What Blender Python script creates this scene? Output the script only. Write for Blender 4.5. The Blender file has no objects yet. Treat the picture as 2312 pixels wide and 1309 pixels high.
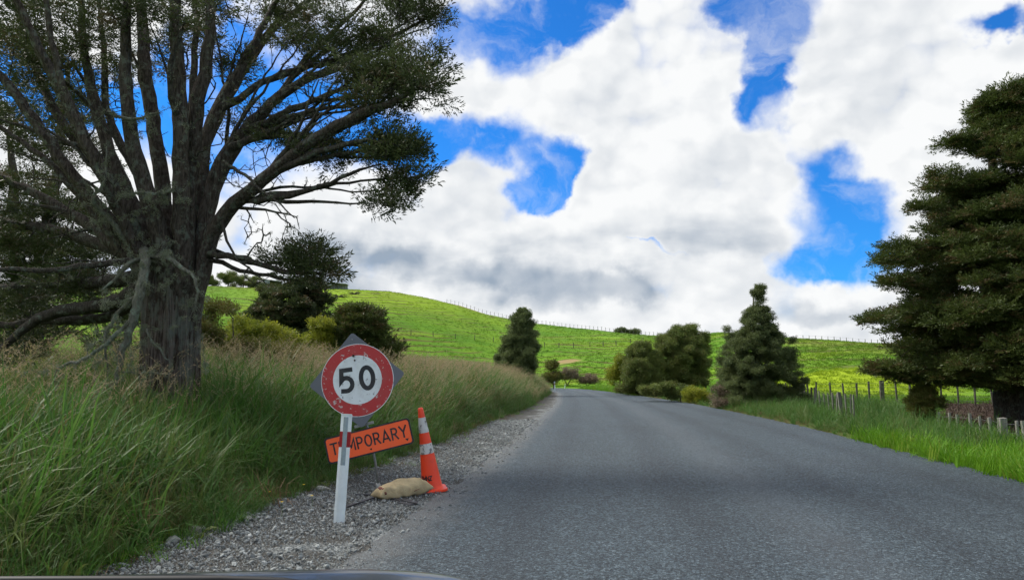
import bpy, math, random
import numpy as np
from mathutils import Vector, Matrix, Euler

R = math.radians
rng = np.random.default_rng(7)
random.seed(7)
sc = bpy.context.scene
col = sc.collection

# ------------------------------------------------------------------ camera
F = 1670.0; TH = math.atan(198.5 / F); CH = 1.4
cam_d = bpy.data.cameras.new('camera'); cam = bpy.data.objects.new('camera', cam_d); col.objects.link(cam)
cam.location = (0, 0, CH); cam.rotation_euler = (R(90) + TH, 0, 0)
cam_d.sensor_width = 36; cam_d.lens = 36 * F / 2312; cam_d.clip_end = 6000; cam_d.clip_start = 0.05
sc.camera = cam

def ray(px, py):
    x = (px - 1156) / F; u = (654.5 - py) / F
    return np.array([x, math.cos(TH) - u * math.sin(TH), math.sin(TH) + u * math.cos(TH)])
def at(px, py, D):
    """world point on the plane y = D seen at a pixel of the photograph"""
    d = ray(px, py); return np.array([0, 0, CH]) + d * (D / d[1])
def ground0(px, py, gz=0.0):
    d = ray(px, py); return np.array([0, 0, CH]) + d * ((gz - CH) / d[2])

# ------------------------------------------------------------------ sun, sky, exposure
SUN_AZ, SUN_EL = -66.0, 46.0          # to the left of the view
sd = bpy.data.lights.new('sun', 'SUN'); sun = bpy.data.objects.new('sun', sd); col.objects.link(sun)
sd.energy = 3.9; sd.angle = R(17); sd.color = (1.0, 0.95, 0.86)
sv = Vector((math.sin(R(SUN_AZ)) * math.cos(R(SUN_EL)), math.cos(R(SUN_AZ)) * math.cos(R(SUN_EL)), math.sin(R(SUN_EL))))
sun.rotation_euler = sv.to_track_quat('Z', 'Y').to_euler()
sc.view_settings.view_transform = 'Standard'; sc.view_settings.look = 'None'
sc.view_settings.exposure = 0.32; sc.view_settings.gamma = 1.0; sc.view_settings.use_curve_mapping = False
sc.cycles.max_bounces = 6; sc.cycles.diffuse_bounces = 3; sc.cycles.transmission_bounces = 3
sc.cycles.use_denoising = True; sc.cycles.use_adaptive_sampling = True; sc.cycles.adaptive_threshold = 0.025

class NT:
    """tiny helper round a node tree"""
    def __init__(s, tree): s.t = tree; s.n = tree.nodes; s.l = tree.links
    def node(s, typ, **kw):
        n = s.n.new(typ)
        for k, v in kw.items(): setattr(n, k, v)
        return n
    def put(s, sock, v):
        if hasattr(v, 'links'): s.l.new(v, sock)
        elif v is not None: sock.default_value = v
    def math(s, op, a, b=None, c=None, clamp=False):
        n = s.node('ShaderNodeMath', operation=op, use_clamp=clamp)
        s.put(n.inputs[0], a)
        if b is not None: s.put(n.inputs[1], b)
        if c is not None: s.put(n.inputs[2], c)
        return n.outputs[0]
    def vmath(s, op, a, b=None, scale=None):
        n = s.node('ShaderNodeVectorMath', operation=op)
        s.put(n.inputs[0], a)
        if b is not None: s.put(n.inputs[1], b)
        if scale is not None: s.put(n.inputs[3], scale)
        return n.outputs[1] if op in ('DOT_PRODUCT', 'LENGTH') else n.outputs[0]
    def noise(s, vec, scale, detail=4, rough=0.55, dist=0.0, color=False):
        n = s.node('ShaderNodeTexNoise'); s.put(n.inputs['Vector'], vec)
        n.inputs['Scale'].default_value = scale; n.inputs['Detail'].default_value = detail
        n.inputs['Roughness'].default_value = rough; n.inputs['Distortion'].default_value = dist
        return n.outputs['Color'] if color else n.outputs['Fac']
    def voronoi(s, vec, scale, feature='F1', out='Distance'):
        n = s.node('ShaderNodeTexVoronoi', feature=feature); s.put(n.inputs['Vector'], vec)
        n.inputs['Scale'].default_value = scale
        return n.outputs[out]
    def smooth(s, v, lo, hi, a=0.0, b=1.0):
        n = s.node('ShaderNodeMapRange', interpolation_type='SMOOTHSTEP'); s.put(n.inputs[0], v)
        for i, k in enumerate((lo, hi, a, b)): s.put(n.inputs[i + 1], k)
        return n.outputs[0]
    def mix(s, fac, a, b, blend='MIX'):
        n = s.node('ShaderNodeMix', data_type='RGBA', blend_type=blend)
        s.put(n.inputs[0], fac)
        for k, v in ((6, a), (7, b)):
            s.put(n.inputs[k], (*v, 1) if isinstance(v, tuple) and len(v) == 3 else v)
        return n.outputs[2]
    def scalev(s, vec, sx, sy, sz):
        return s.vmath('MULTIPLY', vec, (sx, sy, sz))

world = bpy.data.worlds.new('World'); sc.world = world; world.use_nodes = True
def build_world():
    w = NT(world.node_tree); w.n.clear()
    sky = w.node('ShaderNodeTexSky', sky_type='NISHITA'); sky.sun_disc = False
    sky.sun_elevation = R(SUN_EL); sky.sun_rotation = R(SUN_AZ); sky.ozone_density = 2.5; sky.air_density = 1.0; sky.dust_density = 0.3
    tc = w.node('ShaderNodeTexCoord'); d = tc.outputs['Generated']
    n1 = w.vmath('SUBTRACT', w.noise(d, 6.0, 3, 0.55, color=True), (0.5, 0.5, 0.5))
    n2 = w.vmath('SUBTRACT', w.noise(d, 22.0, 4, 0.6, color=True), (0.5, 0.5, 0.5))
    dw = w.vmath('ADD', d, w.vmath('ADD', w.vmath('SCALE', n1, scale=0.10), w.vmath('SCALE', n2, scale=0.045)))
    def blob(px, py, rx, ry, rot=0, vec=dw):
        """soft ellipse in the sky, centred on the direction of a pixel"""
        c = ray(px, py); L = np.linalg.norm(c); c = c / L
        az = math.atan2(c[0], c[1]); el = math.asin(c[2])
        m = w.node('ShaderNodeMapping', vector_type='TEXTURE')
        w.put(m.inputs[0], vec); m.inputs[1].default_value = tuple(c)
        # local x = to the right, y = away, z = up
        M = Matrix.Rotation(-az, 3, 'Z') @ Matrix.Rotation(el, 3, 'X') @ Matrix.Rotation(R(-rot), 3, 'Y')
        m.inputs[2].default_value = M.to_euler()
        k = 1.0 / (F * L)
        m.inputs[3].default_value = (rx * k, 0.6, ry * k)
        g = w.node('ShaderNodeTexGradient', gradient_type='SPHERICAL'); w.l.new(m.outputs[0], g.inputs[0])
        return g.outputs['Fac']
    def total(bs, vec=dw, hk=1.0):
        out = None
        for b in bs:
            wgt = b[5] if len(b) > 5 else 1.0
            v = w.math('MULTIPLY', blob(b[0], b[1], b[2] * hk, b[3] * hk, b[4] if len(b) > 4 else 0, vec), wgt)
            out = v if out is None else w.math('ADD', out, v)
        return out
    holes = [  # px, py, rx, ry, rot(ccw up), weight : where the blue shows
        (640, 190, 330, 250, 0, 1.5), (420, 250, 260, 260, 0, 1.0), (150, 200, 230, 120, 0, 0.9), (860, 290, 200, 130, 0, 1.3), (70, 180, 140, 140, 0, .7),
        (1180, 100, 240, 95, 12, 1.6), (1240, 10, 230, 85, 0, 1.5), (1000, 90, 150, 90, 20, .9), (1330, 30, 110, 90, 30, 1.2),
        (1070, 310, 250, 75, 0, 1.7), (930, 320, 150, 80, 0, 1.3), (1230, 395, 120, 95, 35, 1.6), (1290, 350, 60, 60, 0, .7),
        (1720, 15, 165, 95, 0, 1.9), (1770, 120, 70, 140, 0, 1.1), (1735, 235, 80, 80, -10, 1.3), (1800, 290, 45, 100, 0, .9), (1865, 410, 80, 100, 25, 1.3),
        (1900, 510, 170, 110, 0, 1.7), (1880, 592, 230, 62, 0, 2.0), (1950, 470, 70, 110, 0, .8),
        (2270, 30, 130, 60, 0, 1.4), (1500, 575, 130, 14, -8, .5),
        (1190, 410, 80, 60, 0, 1.0),
    ]
    H = total(holes, hk=0.93)
    # away from the view the same broken cloud goes on, as noise
    front = w.smooth(w.vmath('DOT_PRODUCT', d, tuple(ray(1156, 400) / np.linalg.norm(ray(1156, 400)))), 0.62, 0.85)
    far_h = w.math('MULTIPLY', w.smooth(w.noise(dw, 3.2, 5, 0.55), 0.50, 0.62), w.math('SUBTRACT', 1.0, front))
    H = w.math('ADD', H, far_h)
    fb = w.noise(d, 9.0, 8, 0.62, 0.3)
    fb2 = w.noise(w.scalev(d, 1, 1, 3.2), 4.0, 5, 0.55, 0.3)
    def billow(v):
        out = None
        for sc_, wt in ((6.0, .5), (15.0, .32), (38.0, .18)):
            n = w.node('ShaderNodeTexVoronoi', feature='F1'); w.put(n.inputs['Vector'], v); n.inputs['Scale'].default_value = sc_
            k = w.math('MULTIPLY', n.outputs['Distance'], wt); out = k if out is None else w.math('ADD', out, k)
        return w.math('SUBTRACT', 1.0, out)
    wz = w.vmath('ADD', w.scalev(d, 1, 1, 1.35), w.vmath('SCALE', w.vmath('SUBTRACT', w.noise(d, 12.0, 4, 0.6, color=True), (.5, .5, .5)), scale=.05))
    b0 = billow(wz); b1 = billow(w.vmath('ADD', wz, (-0.014, 0.0, 0.024)))
    Hn = w.math('ADD', H, w.math('MULTIPLY', w.math('SUBTRACT', fb, 0.5), 0.85))
    Hn = w.math('SUBTRACT', Hn, w.math('MULTIPLY', w.math('SUBTRACT', b0, 0.60), 1.3))
    # crisp on some rims, frayed on others
    soft = w.smooth(w.noise(d, 4.0, 3, .5), 0.40, 0.62)
    mr = w.node('ShaderNodeMapRange', interpolation_type='SMOOTHSTEP'); w.put(mr.inputs[0], Hn)
    w.put(mr.inputs[1], w.math('SUBTRACT', 0.42, w.math('MULTIPLY', soft, 0.20))); w.put(mr.inputs[2], w.math('ADD', 0.72, w.math('MULTIPLY', soft, 0.62)))
    blue = mr.outputs[0]
    veil = w.math('MULTIPLY', w.smooth(w.noise(w.scalev(dw, 1, 1, 1.6), 7.0, 6, 0.62, 0.5), 0.48, 0.80), 0.55)
    blue = w.math('MULTIPLY', blue, w.math('SUBTRACT', 1.0, veil))
    off = w.vmath('ADD', dw, (-0.022, 0.0, 0.04))
    a = w.noise(dw, 5.5, 4, 0.48); b = w.noise(off, 5.5, 4, 0.48)
    rel = w.math('SUBTRACT', a, b)
    rel = w.math('ADD', w.math('MULTIPLY', rel, 0.50), w.math('MULTIPLY', w.math('SUBTRACT', b0, b1), 0.50))
    greys = [(850, 560, 230, 70, 0, 1.0), (1150, 630, 250, 60, 0, 1.0), (1290, 670, 190, 60, 0, .9), (760, 650, 160, 50, 0, 1.3), (1000, 600, 300, 70, 0, .6),
             (1600, 420, 300, 200, 0, .30), (1620, 560, 240, 80, 0, .40), (1950, 150, 200, 230, 0, .30), (1430, 660, 110, 60, 0, .9), (1650, 500, 200, 120, 0, .25),
             (1880, 700, 200, 40, 0, .7), (1350, 560, 260, 90, 0, .25), (2200, 300, 300, 200, 0, .35), (1200, 540, 260, 60, 0, .4), (1030, 690, 300, 30, 0, .3), (1700, 730, 300, 30, 0, .4)]
    G = total(greys)
    gn = w.smooth(w.math('ADD', G, w.math('MULTIPLY', w.math('SUBTRACT', fb2, 0.5), 1.5)), 0.10, 1.0)
    lum = w.math('SUBTRACT', 0.89, w.math('MULTIPLY', gn, 0.72))
    thick = w.smooth(H, 0.0, 0.35, 0.0, 0.10)
    lum = w.math('ADD', lum, thick)
    lum = w.math('ADD', lum, w.math('MULTIPLY', rel, 1.9), clamp=True)
    cloud = w.mix(lum, (2.7, 3.3, 4.1), (7.7, 7.8, 7.85))
    skyc = w.mix(1.0, sky.outputs[0], (0.15, 0.72, 1.40), 'MULTIPLY')
    final = w.mix(blue, cloud, skyc)
    bg = w.node('ShaderNodeBackground'); w.l.new(final, bg.inputs[0]); bg.inputs[1].default_value = 0.1
    o = w.node('ShaderNodeOutputWorld'); w.l.new(bg.outputs[0], o.inputs[0])
build_world()

# ------------------------------------------------------------------ generic helpers
def props(o, label=None, cat=None, group=None, kind=None):
    if label: o['label'] = label
    if cat: o['category'] = cat
    if group: o['group'] = group
    if kind: o['kind'] = kind
    return o
def empty(name, loc=(0, 0, 0), label=None, cat=None, group=None, rot=(0, 0, 0)):
    o = bpy.data.objects.new(name, None); col.objects.link(o); o.location = tuple(loc); o.rotation_euler = rot
    o.empty_display_size = 0.2
    return props(o, label, cat, group)

class MB:
    """collects geometry, then links it as ONE mesh object"""
    def __init__(s): s.v = []; s.f = []; s.nv = 0; s.mi = []
    def add(s, v, f, mat=0):
        v = np.asarray(v, float).reshape(-1, 3)
        s.v.append(v); s.f.extend([tuple(int(i) + s.nv for i in q) for q in f]); s.mi.extend([mat] * len(f)); s.nv += len(v)
    def box(s, c, size, rot=None, taper=1.0, mat=0):
        h = np.array(size) / 2
        v = np.array([[x, y, z] for z in (-1, 1) for x, y in ((-1, -1), (1, -1), (1, 1), (-1, 1))], float)
        v[4:, :2] *= taper
        v = v * h
        if rot is not None: v = v @ np.array(Euler(rot).to_matrix()).T
        s.add(v + np.array(c), [(3, 2, 1, 0), (4, 5, 6, 7), (0, 1, 5, 4), (1, 2, 6, 5), (2, 3, 7, 6), (3, 0, 4, 7)], mat)
    def tube(s, pts, rad, n=8, cap=True, wob=0.0, twist=0.0, mat=0):
        pts = np.asarray(pts, float); k = len(pts)
        rad = np.broadcast_to(np.asarray(rad, float), (k,))
        t = np.gradient(pts, axis=0) if k > 2 else np.repeat([pts[1] - pts[0]], k, 0)
        t /= np.linalg.norm(t, axis=1)[:, None] + 1e-9
        ref = np.array([0.0, 0.0, 1.0]) if abs(t[0][2]) < 0.9 else np.array([1.0, 0.0, 0.0])
        u = np.cross(ref, t[0]); u /= np.linalg.norm(u)
        V = []
        a = np.arange(n) * 2 * math.pi / n
        ph = rng.uniform(0, 6.28, 3)
        for i in range(k):
            u = u - t[i] * np.dot(u, t[i]); u /= np.linalg.norm(u) + 1e-9
            w = np.cross(t[i], u)
            rr = rad[i] * (1 + wob * (np.sin(a * 3 + ph[0] + i * 0.15) * 0.5 + np.sin(a * 5 + ph[1] - i * .1) * 0.35 + rng.normal(0, 0.2, n)))
            V.append(pts[i] + (np.cos(a) * rr)[:, None] * u + (np.sin(a) * rr)[:, None] * w)
        V = np.concatenate(V)
        Fc = []
        for i in range(k - 1):
            for j in range(n):
                j2 = (j + 1) % n
                Fc.append((i * n + j, i * n + j2, (i + 1) * n + j2, (i + 1) * n + j))
        if cap: Fc.append(tuple(range(n - 1, -1, -1))); Fc.append(tuple((k - 1) * n + j for j in range(n)))
        s.add(V, Fc, mat)
    def lathe(s, prof, n=32, c=(0, 0, 0), mat=0):
        V = []; a = np.arange(n) * 2 * math.pi / n
        for r, z in prof: V.append(np.stack([np.cos(a) * r, np.sin(a) * r, np.full(n, z)], 1) + np.array(c))
        Fc = [(i * n + j, i * n + (j + 1) % n, (i + 1) * n + (j + 1) % n, (i + 1) * n + j) for i in range(len(prof) - 1) for j in range(n)]
        s.add(np.concatenate(V), Fc, mat)
    def prism(s, poly, z0, z1, mat=0):
        n = len(poly); p = np.array(poly, float)
        V = np.concatenate([np.c_[p, np.full(n, z0)], np.c_[p, np.full(n, z1)]])
        s.add(V, [tuple(range(n - 1, -1, -1)), tuple(range(n, 2 * n))] + [(i, (i + 1) % n, n + (i + 1) % n, n + i) for i in range(n)], mat)
    def build(s, name, mats, parent=None, smooth=False, bevel=0.0, link=True, attrs=None):
        me = bpy.data.meshes.new(name)
        V = np.concatenate(s.v) if s.v else np.zeros((0, 3))
        me.from_pydata(V.tolist() if len(V) < 5 else [tuple(x) for x in V.tolist()], [], s.f)
        for m in (mats if isinstance(mats, (list, tuple)) else [mats]): me.materials.append(m)
        if len(me.materials) > 1: me.polygons.foreach_set('material_index', s.mi)
        if smooth: me.polygons.foreach_set('use_smooth', [True] * len(me.polygons))
        if attrs:
            for k, vals in attrs.items():
                at_ = me.attributes.new(k, 'FLOAT', 'POINT'); at_.data.foreach_set('value', np.asarray(vals, np.float32))
        me.update()
        o = bpy.data.objects.new(name, me)
        if link: col.objects.link(o)
        if parent: o.parent = parent
        if bevel:
            b = o.modifiers.new('bevel', 'BEVEL'); b.width = bevel; b.segments = 2; b.limit_method = 'ANGLE'
        return o

def copy_tree(o, parent=None):
    c = o.copy(); col.objects.link(c); c.parent = parent
    for ch in list(o.children): copy_tree(ch, c)
    return c

def smoothstep(x, a, b):
    t = np.clip((np.asarray(x, float) - a) / (b - a), 0, 1); return t * t * (3 - 2 * t)

def vnoise(x, y, s, seed=0):
    """cheap smooth value noise for the terrain, -1..1"""
    x = np.asarray(x, float) / s + seed * 17.3; y = np.asarray(y, float) / s - seed * 9.1
    xi = np.floor(x).astype(int); yi = np.floor(y).astype(int); fx = x - xi; fy = y - yi
    def h(i, j):
        n = (i * 374761393 + j * 668265263 + seed * 1442695) & 0x7fffffff
        n = ((n ^ (n >> 13)) * 1274126177) & 0x7fffffff
        return ((n ^ (n >> 16)) & 0xffff) / 32767.5 - 1
    fx = fx * fx * (3 - 2 * fx); fy = fy * fy * (3 - 2 * fy)
    return (h(xi, yi) * (1 - fx) + h(xi + 1, yi) * fx) * (1 - fy) + (h(xi, yi + 1) * (1 - fx) + h(xi + 1, yi + 1) * fx) * fy

# ------------------------------------------------------------------ materials
def new_mat(name):
    m = bpy.data.materials.new(name); m.use_nodes = True; t = NT(m.node_tree)
    b = next(n for n in t.n if n.type == 'BSDF_PRINCIPLED')
    return m, t, b
def base(b, t, colr=None, rough=0.6, spec=None, metal=None):
    if colr is not None: t.put(b.inputs['Base Color'], (*colr, 1) if isinstance(colr, tuple) and len(colr) == 3 else colr)
    t.put(b.inputs['Roughness'], rough)
    if spec is not None: t.put(b.inputs['Specular IOR Level'], spec)
    if metal is not None: b.inputs['Metallic'].default_value = metal
def bump(t, b, h, strength=0.5, dist=0.02):
    n = t.node('ShaderNodeBump'); n.inputs['Strength'].default_value = strength; n.inputs['Distance'].default_value = dist
    t.l.new(h, n.inputs['Height']); t.l.new(n.outputs[0], b.inputs['Normal'])
def wpos(t): return t.node('ShaderNodeNewGeometry').outputs['Position']
def opos(t): return t.node('ShaderNodeTexCoord').outputs['Object']
def attr(t, n): return t.node('ShaderNodeAttribute', attribute_name=n).outputs['Fac']

def leaf_mat(name, c1, c2, c3=None, trans=0.3, rough=0.5, nscale=0.6, tipc=None):
    """foliage: two greens by noise and by piece, a third for odd pieces; some light passes through"""
    m, t, b = new_mat(name)
    r = t.node('ShaderNodeObjectInfo').outputs['Random']
    n = t.noise(wpos(t), nscale, 3)
    f = t.math('ADD', t.math('MULTIPLY', r, 0.55), t.math('MULTIPLY', t.smooth(n, 0.35, 0.65), 0.45))
    c = t.mix(f, c1, c2)
    if c3: c = t.mix(t.math('MULTIPLY', t.smooth(r, 0.86, 0.9), 0.8), c, c3)
    if tipc:
        c = t.mix(t.smooth(attr(t, 'tip'), 0.45, 1.0), c, tipc)
    c = t.mix(t.math('MULTIPLY', t.noise(wpos(t), 13.0, 2), 0.5), c, (0.6, 0.6, 0.6), 'MULTIPLY')
    base(b, t, c, rough, 0.25)
    tr = t.node('ShaderNodeBsdfTranslucent'); t.l.new(c, tr.inputs[0])
    mx = t.node('ShaderNodeMixShader'); mx.inputs[0].default_value = trans
    t.l.new(b.outputs[0], mx.inputs[1]); t.l.new(tr.outputs[0], mx.inputs[2])
    out = next(x for x in t.n if x.type == 'OUTPUT_MATERIAL'); t.l.new(mx.outputs[0], out.inputs[0])
    return m

def mat_bark(name, c1, c2, lichen=0.35, scale=1.0):
    m, t, b = new_mat(name); p = wpos(t)
    s = t.scalev(p, 9 * scale, 9 * scale, 2.0 * scale)
    n = t.noise(s, 1.6, 6, 0.65, 0.6); ridg = t.voronoi(s, 2.2)
    c = t.mix(t.smooth(n, 0.3, 0.7), c1, c2)
    li = t.math('MULTIPLY', t.smooth(t.noise(p, 7.0, 6, 0.7), 0.52, 0.62), lichen)
    c = t.mix(li, c, (0.20, 0.24, 0.19))
    base(b, t, c, 0.9, 0.15)
    bump(t, b, t.math('ADD', n, t.math('MULTIPLY', ridg, 0.7)), 0.9, 0.03)
    return m

M = {}
M['bark'] = mat_bark('bark_dark', (0.028, 0.021, 0.016), (0.105, 0.088, 0.075), 0.40, 1.8)
M['bark_branch'] = mat_bark('bark_branch', (0.03, 0.025, 0.02), (0.085, 0.075, 0.062), 0.45, 2.5)
M['bark_pale'] = mat_bark('bark_lichened', (0.10, 0.10, 0.08), (0.20, 0.20, 0.16), 0.9, 2)
def trunk_mat():
    m, t, b = new_mat('bark_stringy'); p = wpos(t)
    s_ = t.scalev(p, 16, 16, 0.9); n = t.noise(s_, 1.3, 7, 0.7, 0.8); n2 = t.noise(t.scalev(p, 40, 40, 2.2), 1.0, 4, 0.7)
    v = t.math('ADD', t.math('MULTIPLY', n, 0.7), t.math('MULTIPLY', n2, 0.3))
    c = t.mix(t.smooth(v, 0.38, 0.62), (0.030, 0.018, 0.013), (0.20, 0.165, 0.14))
    c = t.mix(t.math('MULTIPLY', t.smooth(t.noise(t.scalev(p, 1, 1, .5), 3.0, 6, 0.7), 0.48, 0.62), 0.55), c, (0.20, 0.23, 0.19))
    base(b, t, c, 0.9, 0.15); bump(t, b, v, 1.0, 0.09); return m
M['bark_trunk'] = trunk_mat()
M['bark_far'] = mat_bark('bark_plain', (0.05, 0.04, 0.03), (0.10, 0.085, 0.065), 0.2)
M['lichen'] = leaf_mat('lichen', (0.16, 0.18, 0.11), (0.26, 0.29, 0.20), None, 0.15, 0.9, 2)
M['needles'] = leaf_mat('needles_dark', (0.045, 0.065, 0.024), (0.095, 0.12, 0.04), (0.12, 0.085, 0.05), 0.3, 0.5, 0.8)
M['needles_right'] = leaf_mat('needles_right', (0.048, 0.075, 0.018), (0.105, 0.135, 0.030), (0.13, 0.085, 0.04), 0.3, 0.5, 0.9)
M['leaf_mid'] = leaf_mat('leaves_mid_green', (0.10, 0.145, 0.035), (0.20, 0.24, 0.06), (0.19, 0.17, 0.06), 0.38, 0.45, 0.5)
M['leaf_grey'] = leaf_mat('leaves_greyish', (0.09, 0.125, 0.045), (0.18, 0.22, 0.08), None, 0.38, 0.45, 0.5)
M['leaf_yellow'] = leaf_mat('leaves_yellow_green', (0.18, 0.24, 0.025), (0.38, 0.38, 0.04), (0.14, 0.18, 0.03), 0.4, 0.5, 0.8)
M['leaf_olive'] = leaf_mat('leaves_olive', (0.09, 0.11, 0.025), (0.20, 0.20, 0.04), (0.16, 0.10, 0.04), 0.35, 0.5, 1.2)
M['leaf_brown'] = leaf_mat('leaves_brown', (0.19, 0.14, 0.10), (0.30, 0.23, 0.17), (0.10, 0.12, 0.05), 0.3, 0.7, 1.2)
M['grass_long'] = leaf_mat('grass_long', (0.050, 0.140, 0.022), (0.110, 0.225, 0.042), (0.15, 0.20, 0.06), 0.42, 0.5, 0.7)
M['grass_dull'] = leaf_mat('grass_dull', (0.10, 0.15, 0.035), (0.16, 0.20, 0.06), (0.24, 0.16, 0.08), 0.42, 0.5, 0.7)
M['grass_short'] = leaf_mat('grass_short', (0.10, 0.26, 0.012), (0.18, 0.36, 0.02), (0.24, 0.32, 0.04), 0.4, 0.5, 0.5)
M['grass_dead'] = leaf_mat('grass_dead', (0.16, 0.09, 0.045), (0.28, 0.19, 0.10), (0.09, 0.10, 0.03), 0.2, 0.7, 1.0)
M['seed'] = leaf_mat('grass_seed', (0.20, 0.21, 0.08), (0.32, 0.29, 0.14), (0.28, 0.16, 0.10), 0.4, 0.7, 0.5, tipc=(0.44, 0.34, 0.21))

def sunlit_tint(t, p, c):
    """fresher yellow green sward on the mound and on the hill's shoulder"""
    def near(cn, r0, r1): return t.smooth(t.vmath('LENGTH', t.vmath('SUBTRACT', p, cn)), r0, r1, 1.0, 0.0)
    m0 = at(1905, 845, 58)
    f = t.math('MAXIMUM', near((m0[0], m0[1] + 1, 1.0), 6.0, 10.5), t.math('MULTIPLY', near((-45, 245, 28), 20, 60), .6))  # sunshine on mound and shoulder painted as a yellow green tint
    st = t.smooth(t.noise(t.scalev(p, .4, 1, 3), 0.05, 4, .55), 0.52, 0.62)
    f = t.math('MAXIMUM', f, t.math('MULTIPLY', st, .28))  # sunlit bands across the slope, likewise only colour
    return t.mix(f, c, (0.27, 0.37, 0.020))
# pasture tufts: colour by place on the hill
def pasture_mat():
    m, t, b = new_mat('grass_pasture'); p = wpos(t)
    r = t.node('ShaderNodeObjectInfo').outputs['Random']
    n = t.noise(t.scalev(p, 1, 1, 3), 0.045, 5, 0.6)
    c = t.mix(t.smooth(n, 0.35, 0.65), (0.085, 0.195, 0.016), (0.155, 0.27, 0.020))
    c = t.mix(t.math('MULTIPLY', r, 0.5), c, (0.07, 0.165, 0.014))
    c = t.mix(t.math('MULTIPLY', t.smooth(t.noise(p, 0.11, 4), 0.58, 0.72), 0.5), c, (0.20, 0.22, 0.03))
    c = t.mix(t.math('MULTIPLY', t.smooth(t.noise(t.scalev(p, 1, 1, 4), 0.022, 5, 0.6), 0.52, 0.66), 0.4), c, (0.20, 0.21, 0.045))
    c = sunlit_tint(t, p, c)
    base(b, t, c, 0.6, 0.15)
    tr = t.node('ShaderNodeBsdfTranslucent'); t.l.new(c, tr.inputs[0])
    mx = t.node('ShaderNodeMixShader'); mx.inputs[0].default_value = 0.35
    t.l.new(b.outputs[0], mx.inputs[1]); t.l.new(tr.outputs[0], mx.inputs[2])
    out = next(x for x in t.n if x.type == 'OUTPUT_MATERIAL'); t.l.new(mx.outputs[0], out.inputs[0])
    return m
M['pasture'] = pasture_mat()

def ground_mat():
    m, t, b = new_mat('pasture_ground'); p = wpos(t)
    n = t.noise(p, 0.05, 6, 0.6); fine = t.noise(p, 1.8, 5, 0.65)
    c = t.mix(t.smooth(n, 0.35, 0.65), (0.085, 0.20, 0.013), (0.145, 0.27, 0.017))
    c = t.mix(t.math('MULTIPLY', t.smooth(fine, 0.4, 0.7), .7), c, (0.07, 0.16, 0.012))
    c = t.mix(t.math('MULTIPLY', t.smooth(t.noise(t.scalev(p, 1, 1, 4), 0.022, 5, 0.6), 0.52, 0.66), 0.45), c, (0.20, 0.21, 0.045))
    c = sunlit_tint(t, p, c)
    # sheep tracks: thin level bands following the height
    z = t.node('ShaderNodeSeparateXYZ'); t.l.new(p, z.inputs[0])
    wv = t.math('SINE', t.math('MULTIPLY', t.math('ADD', z.outputs[2], t.math('MULTIPLY', t.noise(p, 0.03, 3), 6.0)), 5.5))
    tr = t.math('MULTIPLY', t.smooth(wv, 0.5, 1.0), t.smooth(t.noise(p, 0.04, 2), 0.40, 0.55))
    c = t.mix(t.math('MULTIPLY', tr, attr(t, 'tracks')), c, (0.10, 0.085, 0.03))
    soil = t.mix(t.smooth(t.noise(p, 1.4, 6, 0.7), 0.35, 0.65), (0.028, 0.016, 0.011), (0.062, 0.038, 0.026))
    sm = t.smooth(t.math('ADD', attr(t, 'soil'), t.math('MULTIPLY', t.math('SUBTRACT', t.noise(p, 1.1, 5), 0.5), 0.7)), 0.4, 0.6)
    c = t.mix(sm, c, soil)
    tan = t.mix(t.noise(p, 0.6, 4), (0.22, 0.16, 0.06), (0.34, 0.27, 0.13))
    c = t.mix(t.smooth(t.math('ADD', attr(t, 'tan'), t.math('MULTIPLY', t.math('SUBTRACT', t.noise(p, 0.5, 5), 0.5), 0.8)), 0.4, 0.75), c, tan)
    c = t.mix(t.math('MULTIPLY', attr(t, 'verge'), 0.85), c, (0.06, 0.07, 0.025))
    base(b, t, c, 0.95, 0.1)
    bump(t, b, fine, 0.8, 0.15)
    return m
M['ground'] = ground_mat()

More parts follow.
